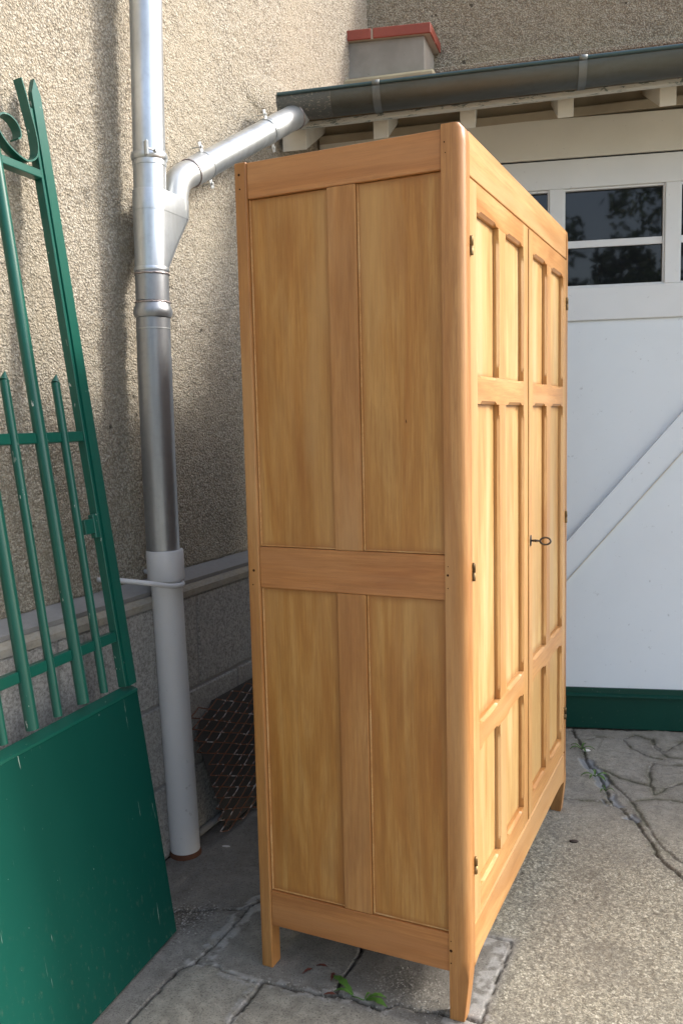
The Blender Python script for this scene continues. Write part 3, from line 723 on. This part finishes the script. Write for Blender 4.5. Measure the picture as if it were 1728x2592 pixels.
for t in (0.0, .985):
    bm = bmesh.new(); n = 40; c = P_(*lerp2(t)); ax = (P_(*lerp2(1))-P_(*lerp2(0))).normalized(); rg = ring(c, ax, .0398+.0025*t, n); rg.append(rg[0])
    tube(bm, rg, [random.uniform(.0018, .003) for _ in rg], 7, False); mesh_obj('weld_bead', bm, m_solder, dp, True)
# bracket lugs of the branch clips
for t in (.115, .70):
    c = Vector(P_(*lerp2(t))); ax = (P_(*lerp2(1))-P_(*lerp2(0))).normalized(); nrm = Vector((0, -ax.z, ax.y))
    for s in (1, -1):
        q = c+nrm*s*.054+Vector((.006, 0, 0)); bm = bmesh.new()
        box(bm, -.0015, .0015, -.008, .008, -.014, .014, .001)
        M3 = Matrix((Vector((1, 0, 0)), ax, nrm)).transposed()
        for v in bm.verts: v.co = q+M3 @ v.co
        lg = mesh_obj('clip_lug', bm, m_zinc, dp)
        bm = bmesh.new(); tube(bm, [q+Vector((-.03, 0, 0)), q+Vector((.007, 0, 0))], [.002, .002], 8); tube(bm, [q+Vector((.001, 0, 0)), q+Vector((.006, 0, 0))], [.0045, .0045], 6); mesh_obj('screw', bm, m_zinc_matt, lg)

# ------------------------------------------------------------------ white cast-iron standpipe
XS_ = -.995
sp_ = thing('standpipe', 'white painted cast-iron standpipe under the zinc downpipe', 'standpipe', (XS_, .31, 0))
off = Vector((0, 0, -.9)); OS = Vector((XS_-XP, 0, -.9))
def sp_pipe(name, prof, mat, n=40):
    bm = bmesh.new(); rings = []
    for z, r in prof:
        c = Vector((0, axis_y(z)-.31, z)); rings.append([c+Vector((math.cos(2*math.pi*i/n)*r, math.sin(2*math.pi*i/n)*r, 0)) for i in range(n)])
    loft(bm, rings); return smooth_angle(mesh_obj(name, bm, mat, sp_))
sp_pipe('pipe', [(.014+.0*z, .044) if z < .001 else (z, .0445) for z in (0, .06, .3, .5, .7, .846)], m_pipe_white)
sp_pipe('socket', [(.846, .0450), (.848, .0515), (.853, .0530), (.93, .0530), (.934, .0515), (.9345, .0485)], m_pipe_white)
sp_pipe('rust_collar', [(.0, .0475), (.010, .0475), (.018, .0450)], m_rustring)
bm = bmesh.new(); cy = axis_y(.83)-.31
pts = [(-.10, -.145, .872), (-.02, -.12, .868), (.030, -.085, .858), (.052, -.03, .842), (.056, .015, .836), (.045, .043, .836), (.015, .058, .845), (-.03, .060, .855), (-.10, .060, .860)]
tube(bm, spline(pts, 8), .0072, 12); mesh_obj('retaining_rod', bm, m_pipe_white, sp_, True)

# ------------------------------------------------------------------ green gate leaning on the wall
A0 = Vector((-.77914, .02970, .001)); dA = Vector((.09634, -.99535, 0)).normalized(); mA = Vector((-.99535, -.09634, 0)).normalized()
sA = (Vector((0, 0, 1))*math.cos(R(7.4))+mA*math.sin(R(7.4))).normalized(); yA = sA.cross(dA)
MGt = Matrix((dA, yA, sA)).transposed().to_4x4(); MGt.translation = A0
gate = thing('garden_gate', 'dark green iron gate with scrolls lifted off and leaning on wall', 'gate', mat=MGt)
GW = .94
bx('sheet_panel', 0, GW, -.020, 0, .004, .634, m_green_panel, gate, .0015)
bm = bmesh.new()
vv = [bm.verts.new(p) for p in ((0, .001, .634), (GW, .001, .634), (GW, .001, .640), (0, .001, .640), (0, -.026, .652), (GW, -.026, .652), (GW, -.026, .634), (0, -.026, .634))]
for q in ((0, 1, 2, 3), (3, 2, 5, 4), (4, 5, 6, 7), (7, 6, 1, 0), (0, 3, 4, 7), (1, 6, 5, 2)): bm.faces.new([vv[i] for i in q])
mesh_obj('panel_ledge', bm, m_green_bar, gate)
def stile(a0, a1, name='stile', tip=True):
    bm = bmesh.new(); prof = [(a0, .655), (a1, .655), (a1, 2.098), (a1-.006, 2.110), (a0+.45*(a1-a0), 2.135), (a0, 2.10)]
    f = [bm.verts.new((a, .0, b)) for a, b in prof]; g = [bm.verts.new((a, -.012, b)) for a, b in prof]; n = len(prof)
    bm.faces.new(f); bm.faces.new(list(reversed(g)))
    for i in range(n): bm.faces.new((f[i], g[i], g[(i+1) % n], f[(i+1) % n]))
    return mesh_obj(name, bm, m_green_bar, gate)
stile(-.002, .030); stile(GW-.032, GW)
bx('edge_bar', .031, .040, -.026, -.004, .655, 2.06, m_green_bar, gate, .001)
def grail(b0, b1, name, a0=.041, a1=GW-.033, y0=-.030, y1=-.006): return bx(name, a0, a1, y0, y1, b0, b1, m_green_bar, gate, .0015)
grail(1.893, 1.913, 'top_rail', y0=-.026, y1=-.002); grail(1.266, 1.290, 'middle_rail'); grail(.771, .795, 'lower_rail')
for i, a in enumerate((.115, .195, .285, .368, .455, .540, .625, .712, .80)):
    tall = i % 2 == 1; r = .0140 if tall else .0098; top = 1.978 if tall else 1.405
    bm = bmesh.new(); tube(bm, [(a+.008, -.006, .668), (a-.004*(top-1), -.006, top)], r, 20)
    if not tall:   # slanted cut tip
        tube(bm, [(a-.0015, -.006, 1.4052), (a-.004, -.006, 1.412), (a-.009, -.006, 1.424)], [r, r*.7, r*.12], 20)
    smooth_angle(mesh_obj('bar', bm, m_green_bar, gate))
def strip(path, w, y0, th, parent, name='scroll'):
    P = spline([Vector((a, 0, b)) for a, b in path], 8); bm = bmesh.new(); rows = []
    for i, p in enumerate(P):
        t = (P[min(i+1, len(P)-1)]-P[max(i-1, 0)]).normalized(); nrm = Vector((-t.z, 0, t.x))*th/2
        rows.append([bm.verts.new(p+nrm+Vector((0, y0, 0))), bm.verts.new(p+nrm+Vector((0, y0-w, 0))), bm.verts.new(p-nrm+Vector((0, y0-w, 0))), bm.verts.new(p-nrm+Vector((0, y0, 0)))])
    for A, B in zip(rows, rows[1:]):
        for k in range(4): bm.faces.new((A[k], A[(k+1) % 4], B[(k+1) % 4], B[k]))
    bm.faces.new(rows[0]); bm.faces.new(list(reversed(rows[-1])))
    return smooth_angle(mesh_obj(name, bm, m_green_bar, parent), 40)
SCR = [(.056, 2.135), (.046, 2.10), (.034, 2.06), (.040, 2.02), (.041, 1.985), (.050, 1.955), (.078, 1.936), (.112, 1.942), (.146, 1.960), (.166, 1.985), (.163, 2.008), (.146, 2.024), (.122, 2.028), (.101, 2.019), (.091, 2.002), (.094, 1.986), (.104, 1.980)]
SCR = [(.056, 2.135), (.048, 2.10), (.041, 2.055), (.035, 2.02), (.034, 1.985), (.046, 1.955), (.078, 1.937), (.112, 1.942), (.146, 1.960), (.166, 1.985), (.163, 2.008), (.146, 2.024), (.122, 2.028), (.101, 2.019), (.091, 2.002), (.094, 1.986), (.104, 1.980)]
SCR = [(a+.007, b-.016) for a, b in SCR]
strip(SCR, .024, .002, .0038, gate)
strip([(GW-a, b) for a, b in SCR], .024, .002, .0038, gate)
strip([(.37-a+.03, b) for a, b in SCR[4:]], .024, .002, .0038, gate)
bm = bmesh.new(); box(bm, .040, .058, -.020, -.004, 1.030, 1.088, .002); box(bm, .0582, .094, -.020, -.004, 1.043, 1.078, .001); mesh_obj('latch_lug', bm, m_green_bar, gate)

# ------------------------------------------------------------------ wardrobe
WD, WW, WH = .512, 1.107, 1.85
wr = thing('wardrobe', 'tall light-wood two-door wardrobe with panelled sides standing in yard', 'wardrobe', (0, 0, 0))
def quad_panel(name, bmf, mat, parent=wr): return mesh_obj(name, bmf, mat, parent)
# front posts: rounded arris above the foot, tapered chamfered foot below
def post_front(ysign, y0):
    """ysign=+1: outer face is at y0 (near side), material towards +y ; -1 mirrored"""
    bm = bmesh.new(); rings = []
    wX, wY = .046, .041
    def sec(z, rad, x_front, y_in, x_back=-.0455, y_out=0.0):
        pts = [(x_back, y_out)]
        n = 7
        for k in range(n+1):
            a = R(-90+90*k/n); pts.append((x_front-rad+rad*math.cos(a), y_out+rad+rad*math.sin(a)))
        pts += [(x_front, y_in), (x_back, y_in)]
        return [Vector((x, y0+ysign*y, z)) for x, y in pts]
    for z, rad, xf, yi, xb in ((0.0, .0015, -.013, .034, -.0445), (.060, .0015, -.006, .038, -.045), (.098, .002, -.002, .040, -.045), (.118, .008, -.001, .041, -.0455), (.140, .0215, 0, .041, -.0455), (.9, .022, 0, .041, -.0455), (1.82, .022, 0, .041, -.0455), (1.845, .020, -.002, .041, -.0455), (1.854, .012, -.010, .039, -.044)):
        rings.append(sec(z, rad, xf, yi, xb))
    if ysign < 0: rings = [list(reversed(r_)) for r_ in rings]
    loft(bm, rings)
    return smooth_angle(mesh_obj('corner_post', bm, m_wood_v, wr), 50)
post_front(1, 0.0); post_front(-1, WW)
for y0, y1 in ((0.0, .040), (WW-.040, WW)):
    bx('back_post', -WD, -WD+.029, y0, y1, 0, WH-.002, m_wood_v, wr, .003, 2)
# side frames (near one visible); outer face at y = .003
def side_frame(Y, s):
    f = lambda name, x0, x1, z0, z1, mat, d=.003: bx(name, x0, x1, min(Y+s*d, Y+s*.022), max(Y+s*d, Y+s*.022), z0, z1, mat, wr, .0018, 2)
    xl, xr = -WD+.0295, -.0460
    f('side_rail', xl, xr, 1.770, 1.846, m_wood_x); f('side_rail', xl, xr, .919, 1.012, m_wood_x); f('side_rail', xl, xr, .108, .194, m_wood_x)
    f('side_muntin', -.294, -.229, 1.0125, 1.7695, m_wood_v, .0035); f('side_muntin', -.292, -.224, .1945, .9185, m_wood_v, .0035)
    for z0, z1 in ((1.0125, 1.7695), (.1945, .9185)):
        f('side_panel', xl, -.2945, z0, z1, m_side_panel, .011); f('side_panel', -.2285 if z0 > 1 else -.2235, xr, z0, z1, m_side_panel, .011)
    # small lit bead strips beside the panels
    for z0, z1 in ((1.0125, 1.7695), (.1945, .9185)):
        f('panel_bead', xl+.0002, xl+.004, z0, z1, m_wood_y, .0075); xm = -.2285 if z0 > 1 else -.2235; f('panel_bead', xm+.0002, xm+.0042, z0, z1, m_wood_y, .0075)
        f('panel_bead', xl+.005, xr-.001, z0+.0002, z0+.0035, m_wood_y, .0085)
side_frame(0, 1); side_frame(WW, -1)
bx('back_board', -WD+.006, -WD+.012, .0405, WW-.0405, .12, WH-.01, m_wood_dark, wr)
bx('bottom_board', -WD+.0125, -.030, .0225, WW-.0225, .150, .166, m_wood_dark, wr)
bx('top_board', -WD+.0125, -.004, .0225, WW-.0225, WH-.020, WH-.008, m_wood_y, wr)
# front top rail, bottom rail with a slight arch
bx('top_rail', -.024, -.0015, .0415, WW-.0415, 1.764, 1.847, m_wood_y, wr, .002, 2)
bm = bmesh.new(); n = 24; prev = None; y0, y1 = .0415, WW-.0415
rows = []
for k in range(n+1):
    y = y0+(y1-y0)*k/n; e = min(y-y0, y1-y)
    zb = .118-.012*math.exp(-e/.03)
    rows.append([bm.verts.new((x, y, z)) for x, z in ((-.0245, zb), (-.0015, zb), (-.0005, zb+.004), (-.0005, .202), (-.004, .206), (-.0245, .206))])
for A, B in zip(rows, rows[1:]):
    for k in range(6): bm.faces.new((A[k], B[k], B[(k+1) % 6], A[(k+1) % 6]))
bm.faces.new(rows[0]); bm.faces.new(list(reversed(rows[-1])))
mesh_obj('bottom_rail', bm, m_wood_y, wr)
# door members with stopped chamfers
def member(name, y0, y1, z0, z1, mat, parent, cham=(), th=.020, xf=-.0005, c=.0065, back=.0):
    """cham: list of (edge, s, e); edge in 'L','R','B','T' ; s,e along the edge (z for L/R, y for B/T)"""
    def edge_pts(edge):
        if edge == 'B': a, b, ax, nrm = (y0, z0), (y1, z0), 0, (0, 1)
        if edge == 'R': a, b, ax, nrm = (y1, z0), (y1, z1), 1, (-1, 0)
        if edge == 'T': a, b, ax, nrm = (y1, z1), (y0, z1), 0, (0, -1)
        if edge == 'L': a, b, ax, nrm = (y0, z1), (y0, z0), 1, (1, 0)
        pts = [(a, 0.0, nrm)]
        cs = []
        for E, s, e in cham:
            if E != edge: continue
            ts = [(s, 0.0), (s+.003, .35), (s+.010, .85), (s+.016, 1.0), (e-.016, 1.0), (e-.010, .85), (e-.003, .35), (e, 0.0)]
            cs += ts
        fwd = b[ax] > a[ax]; cs.sort(key=lambda q: q[0], reverse=not fwd)
        for t, k in cs:
            p = (t, a[1]) if ax == 0 else (a[0], t); pts.append((p, k*c, nrm))
        return pts
    P = sum([edge_pts(E) for E in 'BRTL'], [])
    bm = bmesh.new()
    Fr = [bm.verts.new((xf, p[0]+nr[0]*k, p[1]+nr[1]*k)) for p, k, nr in P]
    Mi = [bm.verts.new((xf-c*.9, p[0], p[1])) for p, k, nr in P]
    Ba = [bm.verts.new((xf-th, p[0], p[1])) for p, k, nr in P]
    N = len(P); g = c*1.15
    In = [bm.verts.new((xf, min(max(p[0], y0+g), y1-g), min(max(p[1], z0+g), z1-g))) for p, k, nr in P]
    for i in range(N):
        j = (i+1) % N; q = [Fr[i], Fr[j], In[j], In[i]]
        if (In[i].co-In[j].co).length < 1e-6: q = q[:3]
        bm.faces.new(q)
    cs_ = [bm.verts.new((xf, a_, b_)) for a_, b_ in ((y0+g, z0+g), (y1-g, z0+g), (y1-g, z1-g), (y0+g, z1-g))]; bm.faces.new(cs_)
    for A, B in ((Fr, Mi), (Mi, Ba)):
        for i in range(N):
            j = (i+1) % N; bm.faces.new((A[i], B[i], B[j], A[j]))
    bm.faces.new(list(reversed(Ba)))
    bmesh.ops.recalc_face_normals(bm, faces=bm.faces[:])
    return mesh_obj(name, bm, mat, parent)
Z_ = [(1.377, 1.703), (.635, 1.318), (.268, .575)]
def door(y0, y1, pa, pb, parent, mirror):
    d = bx('door', -.0245, -.0206, y0+.002, y1-.002, .212, 1.757, m_door_panel, parent)
    rows_ = Z_
    def chs(side, rng_=rows_):
        return [(side, a+.022, b-.022) for a, b in rng_]
    member('stile', y0, pa[0], .211, 1.7585, m_door_v, d, chs('R'))
    member('stile', pb[1], y1, .211, 1.7585, m_door_v, d, chs('L'))
    e = .0003
    Rr = [(1.703, 1.7585, 'B'), (1.318, 1.377, 'BT'), (.575, .635, 'BT'), (.211, .268, 'T')]
    for a, b, ed in Rr:
        ch = []
        for E in ed:
            for q in (pa, pb): ch.append((E, q[0]+.018, q[1]-.020))
        member('rail', pa[0]+e, pb[1]-e, a, b, m_wood_y, d, ch)
    for a, b in rows_:
        member('muntin', pa[1], pb[0], a+e, b-e, m_door_v, d, [('L', a+.022, b-.022), ('R', a+.022, b-.022)])
        for q in (pa, pb):
            bx('panel', -.0200, -.0135, q[0]+.0006, q[1]-.0006, a+.0006, b-.0006, m_door_panel, d)
    return d
d1 = door(.0425, .5480, (.089, .262), (.324, .500), wr, False)
d2 = door(.5500, WW-.0425, (.604, .778), (.838, 1.016), wr, True)
bx('meeting_bead', -.0004, .0022, .5495, .5565, .213, 1.757, m_door_v, d2, .001)
def hinge(y, z, d):
    bm = bmesh.new(); tube(bm, [(.0015, y, z-.018), (.0015, y, z-.0165), (.0015, y, z-.0005)], [.0040, .0047, .0047], 12); tube(bm, [(.0015, y, z+.0005), (.0015, y, z+.017), (.0015, y, z+.020)], [.0047, .0047, .003], 12)
    mesh_obj('hinge', bm, m_brass, d, True)
for z in (1.628, .973, .337): hinge(.0432, z, d1); hinge(WW-.0432, z, d2)
# lock plate
KY, KZ = .576, .966
bm = bmesh.new(); n = 24
a = [bm.verts.new((.0004, KY+math.cos(2*math.pi*i/n)*.0075, KZ+math.sin(2*math.pi*i/n)*.0155)) for i in range(n)]; b = [bm.verts.new((.0018, KY+math.cos(2*math.pi*i/n)*.0065, KZ+math.sin(2*math.pi*i/n)*.0145)) for i in range(n)]
for i in range(n): bm.faces.new((a[i], a[(i+1) % n], b[(i+1) % n], b[i]))
bm.faces.new(list(reversed(b))); bmesh.ops.recalc_face_normals(bm, faces=bm.faces[:]); mesh_obj('escutcheon', bm, m_steel, d2)
def peg(x, z, r=.0026):
    bm = bmesh.new(); tube(bm, [(x, .0012, z), (x, -.0006, z)], r, 10); mesh_obj('peg', bm, m_hole, wr)
for x, z, r in ((-.500, 1.822, .0028), (-.499, 1.792, .0018), (-.497, .958, .003), (-.500, .925, .0016), (-.038, 1.82, .0014), (-.036, 1.80, .001), (-.0395, .972, .0025), (-.0395, .945, .0012), (-.039, .99, .001), (-.041, .158, .0032), (-.041, .130, .0016), (-.041, .180, .0013)): peg(x, z, r)
bm = bmesh.new(); tube(bm, [(-.128, .0112, 1.285), (-.1275, .0095, 1.285)], [.0001, .0001], 4); bm.free()
bm = bmesh.new(); vs = [bm.verts.new(p) for p in ((-.1292, .0107, 1.2905), (-.1275, .0107, 1.284), (-.1282, .0107, 1.2805), (-.1300, .0107, 1.2865))]; bm.faces.new(vs); mesh_obj('knot_mark', bm, m_hole, wr)

# key in the lock
ky = thing('key', 'dark iron key with oval bow in the wardrobe door lock', 'key', (.0022, KY, KZ))
bm = bmesh.new(); tube(bm, [(-.012, 0, 0), (.004, 0, 0), (.006, 0, 0), (.008, 0, 0), (.010, 0, 0), (.012, 0, 0), (.014, 0, 0), (.016, 0, 0), (.020, 0, 0), (.024, 0, 0)], [.0026, .0026, .0040, .0028, .0042, .0028, .0042, .0028, .0026, .0022], 14); mesh_obj('shank', bm, m_steel, ky, True)
bm = bmesh.new(); n = 28; rg = [Vector((.0365+math.cos(2*math.pi*i/n)*.0135, math.sin(2*math.pi*i/n)*.0035, math.sin(2*math.pi*i/n)*.0088)) for i in range(n+1)]; tube(bm, rg, .0026, 8, False); mesh_obj('bow', bm, m_steel, ky, True)

# ------------------------------------------------------------------ expanded metal sheet behind the wardrobe
mc = thing('expanded_metal_sheet', 'rusty expanded metal mesh leaning against the block plinth behind the wardrobe', 'metal mesh', (-.945, .445, .003))
eM = Vector((-.078, 0, .49)).normalized(); bm = bmesh.new()
dy, dh = .0452, .0180
def mp(y, h): return Vector((0, y, 0))+eM*h+Vector((random.uniform(-.001, .001)+.012*math.sin(y*7)*h*2, 0, 0))
Ny, Nh = 18, 24
nodes = {}
for i in range(Ny):
    for j in range(Nh):
        if (i+j) % 2 == 0: nodes[i, j] = mp(i*dy+random.uniform(-.002, .002), j*dh+random.uniform(-.0015, .0015)+.004)
for (i, j), p in nodes.items():
    for di, dj in ((1, 1), (1, -1)):
        q = nodes.get((i+di, j+dj))
        if q is None or i*dy < (.02 if j < 16 else .0) or random.random() < .015: continue
        if i+di > Ny-1: continue
        tube(bm, [p, (p+q)/2+Vector((.0015, 0, 0)), q], .0018, 5)
mesh_obj('mesh_wires', bm, m_rust, mc)
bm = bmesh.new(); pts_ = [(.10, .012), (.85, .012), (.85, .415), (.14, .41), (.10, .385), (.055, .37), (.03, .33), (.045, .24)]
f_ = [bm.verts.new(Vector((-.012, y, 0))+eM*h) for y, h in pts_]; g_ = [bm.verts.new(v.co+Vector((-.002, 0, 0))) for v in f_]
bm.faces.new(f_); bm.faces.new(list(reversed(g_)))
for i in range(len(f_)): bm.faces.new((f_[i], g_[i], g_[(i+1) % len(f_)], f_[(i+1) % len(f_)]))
mesh_obj('shade_sheet', bm, m_shade_sheet, mc)  # added dark sheet: paints the wall's shade behind the wires
bm = bmesh.new(); tube(bm, [(-1.018, .47, .012), (-1.018, .9, .020), (-1.018, 1.55, .022)], .011, 12); tag(mesh_obj('conduit', bm, m_chamfer), 'grey conduit lying along the foot of the wall behind the metal mesh', 'conduit')

# ------------------------------------------------------------------ small things on the ground
def leaf_mesh(bm, base, ang, L, Wd, lobes=5, lift=.012, curl=.006):
    d = Vector((math.cos(ang), math.sin(ang), 0)); s = Vector((-math.sin(ang), math.cos(ang), 0)); n = 16; rows = []
    for k in range(n+1):
        t = k/n; w_ = Wd*math.sin(math.pi*min(1, t*.92+.06))**.7*(1-.35*abs(math.sin(t*lobes*math.pi)))*(.45+.75*t if t < .8 else (1.05-(t-.8)*3.2))
        w_ = max(w_, .0006); c = Vector(base)+d*L*t+Vector((0, 0, lift*math.sin(math.pi*t*.9)+.002))
        rows.append([bm.verts.new(c+s*w_+Vector((0, 0, curl*.5))), bm.verts.new(c), bm.verts.new(c-s*w_+Vector((0, 0, curl*.5)))])
    for A, B in zip(rows, rows[1:]):
        bm.faces.new((A[0], B[0], B[1], A[1])); bm.faces.new((A[1], B[1], B[2], A[2]))
def weed(label, cx, cy, leaves, scale=1.0):
    t = thing('weed', label, 'weed', (cx, cy, 0), group='weeds growing in the cracks')
    for ang, L, Wd in leaves:
        if ang == -5: bm = bmesh.new(); tube(bm, [(-.030, .002, .002), (-.015, -.002, .006), (0, 0, .002)], .0012, 6); mesh_obj('stem', bm, m_weed, t, True)
        bm = bmesh.new(); leaf_mesh(bm, (0, 0, -.003), R(ang), L*scale, Wd*scale, random.choice((3, 4, 5)), .014*scale, .004); mesh_obj('leaf', bm, m_weed, t, True)
weed('toothed green weed leaf growing out of the crack under the wardrobe side', -.262, -.018, [(150, .088, .013), (185, .05, .007)])
weed('small green weed with two broad leaves close to the wardrobe front leg', -.238, -.020, [(-5, .058, .012), (28, .050, .009), (60, .022, .005)])
weed('green weed tuft in the crack nearest the far wardrobe foot', -.040, 1.635, [(10, .05, .006), (80, .055, .006), (150, .05, .006), (210, .045, .006), (300, .05, .006)])
weed('green weed tuft halfway along the gutter-like crack in the paving', .048, 1.395, [(20, .05, .008), (100, .05, .008), (-40, .055, .009), (200, .05, .007), (250, .04, .006)])
weed('tiny green weed farthest down the long crack towards the camera', .100, 1.285, [(0, .03, .004), (120, .03, .004), (240, .03, .004)])
def stone(name, label, cat, x, y, r, mat, flat=.5, z=0):
    bm = bmesh.new(); bmesh.ops.create_icosphere(bm, subdivisions=2, radius=r)
    for v in bm.verts: v.co = Vector((v.co.x*1.5, v.co.y*.8, v.co.z*flat))*(1+random.uniform(-.12, .12))
    o = mesh_obj(name, bm, mat, None, True); o.location = (x, y, z+r*flat*.6); o.rotation_euler = (0, 0, .3); return tag(o, label, cat)
stone('stone', 'small dark oblong stone lying alone on the concrete', 'stone', .062, .886, .0095, m_stone_dark, .45)
stone('stone', 'small white pebble beside the weed tuft in the crack', 'stone', -.020, 1.622, .011, m_stone_white, .5)
stone('stone', 'pale flat stone chip on the ground beside the standpipe base', 'stone', -.905, .455, .009, m_stone_white, .25)
for i, (x, y, a, lab) in enumerate(((-.408, .008, 60, 'dark red dead leaf nearest the back foot of the wardrobe'), (-.392, .048, 10, 'small dark red dead leaf under the wardrobe side'), (-.335, .012, 100, 'dark red dead leaf touching the toothed weed leaf'), (-.33, -.038, 20, 'dark red dead leaf lying on the crack'))):
    bm = bmesh.new(); leaf_mesh(bm, (0, 0, 0), 0, .028, .0065, 3, .004, .003); o = mesh_obj('dead_leaf', bm, m_deadleaf, None, True); o.location = (x, y, -.001); o.rotation_euler = (0, 0, R(a)); tag(o, lab, 'leaf', 'dead leaves on the concrete')
# loose grit
bm = bmesh.new()
def grain(x, y, r):
    z = .0006; vs = [bm.verts.new((x+random.uniform(-r, r), y+random.uniform(-r, r), z+random.uniform(0, r*1.3))) for _ in range(4)]
    for q in ((0, 1, 2), (0, 3, 1), (1, 3, 2), (0, 2, 3)): bm.faces.new([vs[i] for i in q])
for _ in range(1100):
    q = random.random()
    if q < .35: x, y = random.gauss(-.15, .08), random.gauss(.05, .06)
    elif q < .55: x, y = random.gauss(-.80, .05), random.gauss(.10, .06)
    elif q < .75: x, y = random.uniform(-.5, 0), random.gauss(-.035, .02)
    else: x, y = random.uniform(-.7, .5), random.uniform(-.3, 1.8)
    grain(x, y, random.choice((.0012, .0016, .0022, .003)))
tag(mesh_obj('grit', bm, m_grit), 'pale loose grit scattered over the concrete and in its cracks', 'grit', kind='stuff')

# ------------------------------------------------------------------ trees behind the camera, seen reflected in the window panes
def tree(x, y, h, r, label, nl=5200):
    t = thing('tree', label, 'tree', (x, y, 0), group='trees reflected in the garage windows')
    bm = bmesh.new(); tube(bm, [(0, 0, 0), (.05, .03, h*.35), (0, .1, h*.7)], [.16, .12, .05], 10)
    cl = []
    for k in range(16):
        a = random.uniform(0, 6.28); e = random.uniform(.1, 1.0); rr = r*random.uniform(.35, .95)
        c = Vector((math.cos(a)*rr*math.sqrt(max(0, 1-(e-.4)**2)), math.sin(a)*rr, h*(.40+.52*e))); cl.append((c, random.uniform(.35, .75)*r*.62))
        tube(bm, [(0, .05, h*random.uniform(.3, .55)), c*.6+Vector((0, 0, h*.2)), c], [.05, .03, .01], 6)
    mesh_obj('trunk', bm, m_bark, t, True)
    bm = bmesh.new()
    for _ in range(nl):
        c, s = random.choice(cl); d = Vector((random.gauss(0, 1), random.gauss(0, 1), random.gauss(0, .8))).normalized()*s*random.random()**.4; p = c+d
        L = random.uniform(.05, .10); a = Vector((random.gauss(0, 1), random.gauss(0, 1), random.gauss(0, 1))).normalized(); b = a.cross(Vector((random.gauss(0, 1), random.gauss(0, 1), .3))).normalized()
        bm.faces.new([bm.verts.new(p+a*L), bm.verts.new(p+b*L*.5), bm.verts.new(p-a*L), bm.verts.new(p-b*L*.5)])
    mesh_obj('crown', bm, m_treeleaf, t)
tree(2.5, -9.0, 4.7, 1.25, 'leafy tree standing left in the reflection behind the camera')
tree(5.8, -8.2, 5.7, 1.9, 'broad leafy tree standing right in the reflection behind the camera', 7000)
tree(4.3, -10.5, 3.9, 2.1, 'low leafy tree between the two taller ones behind the camera')
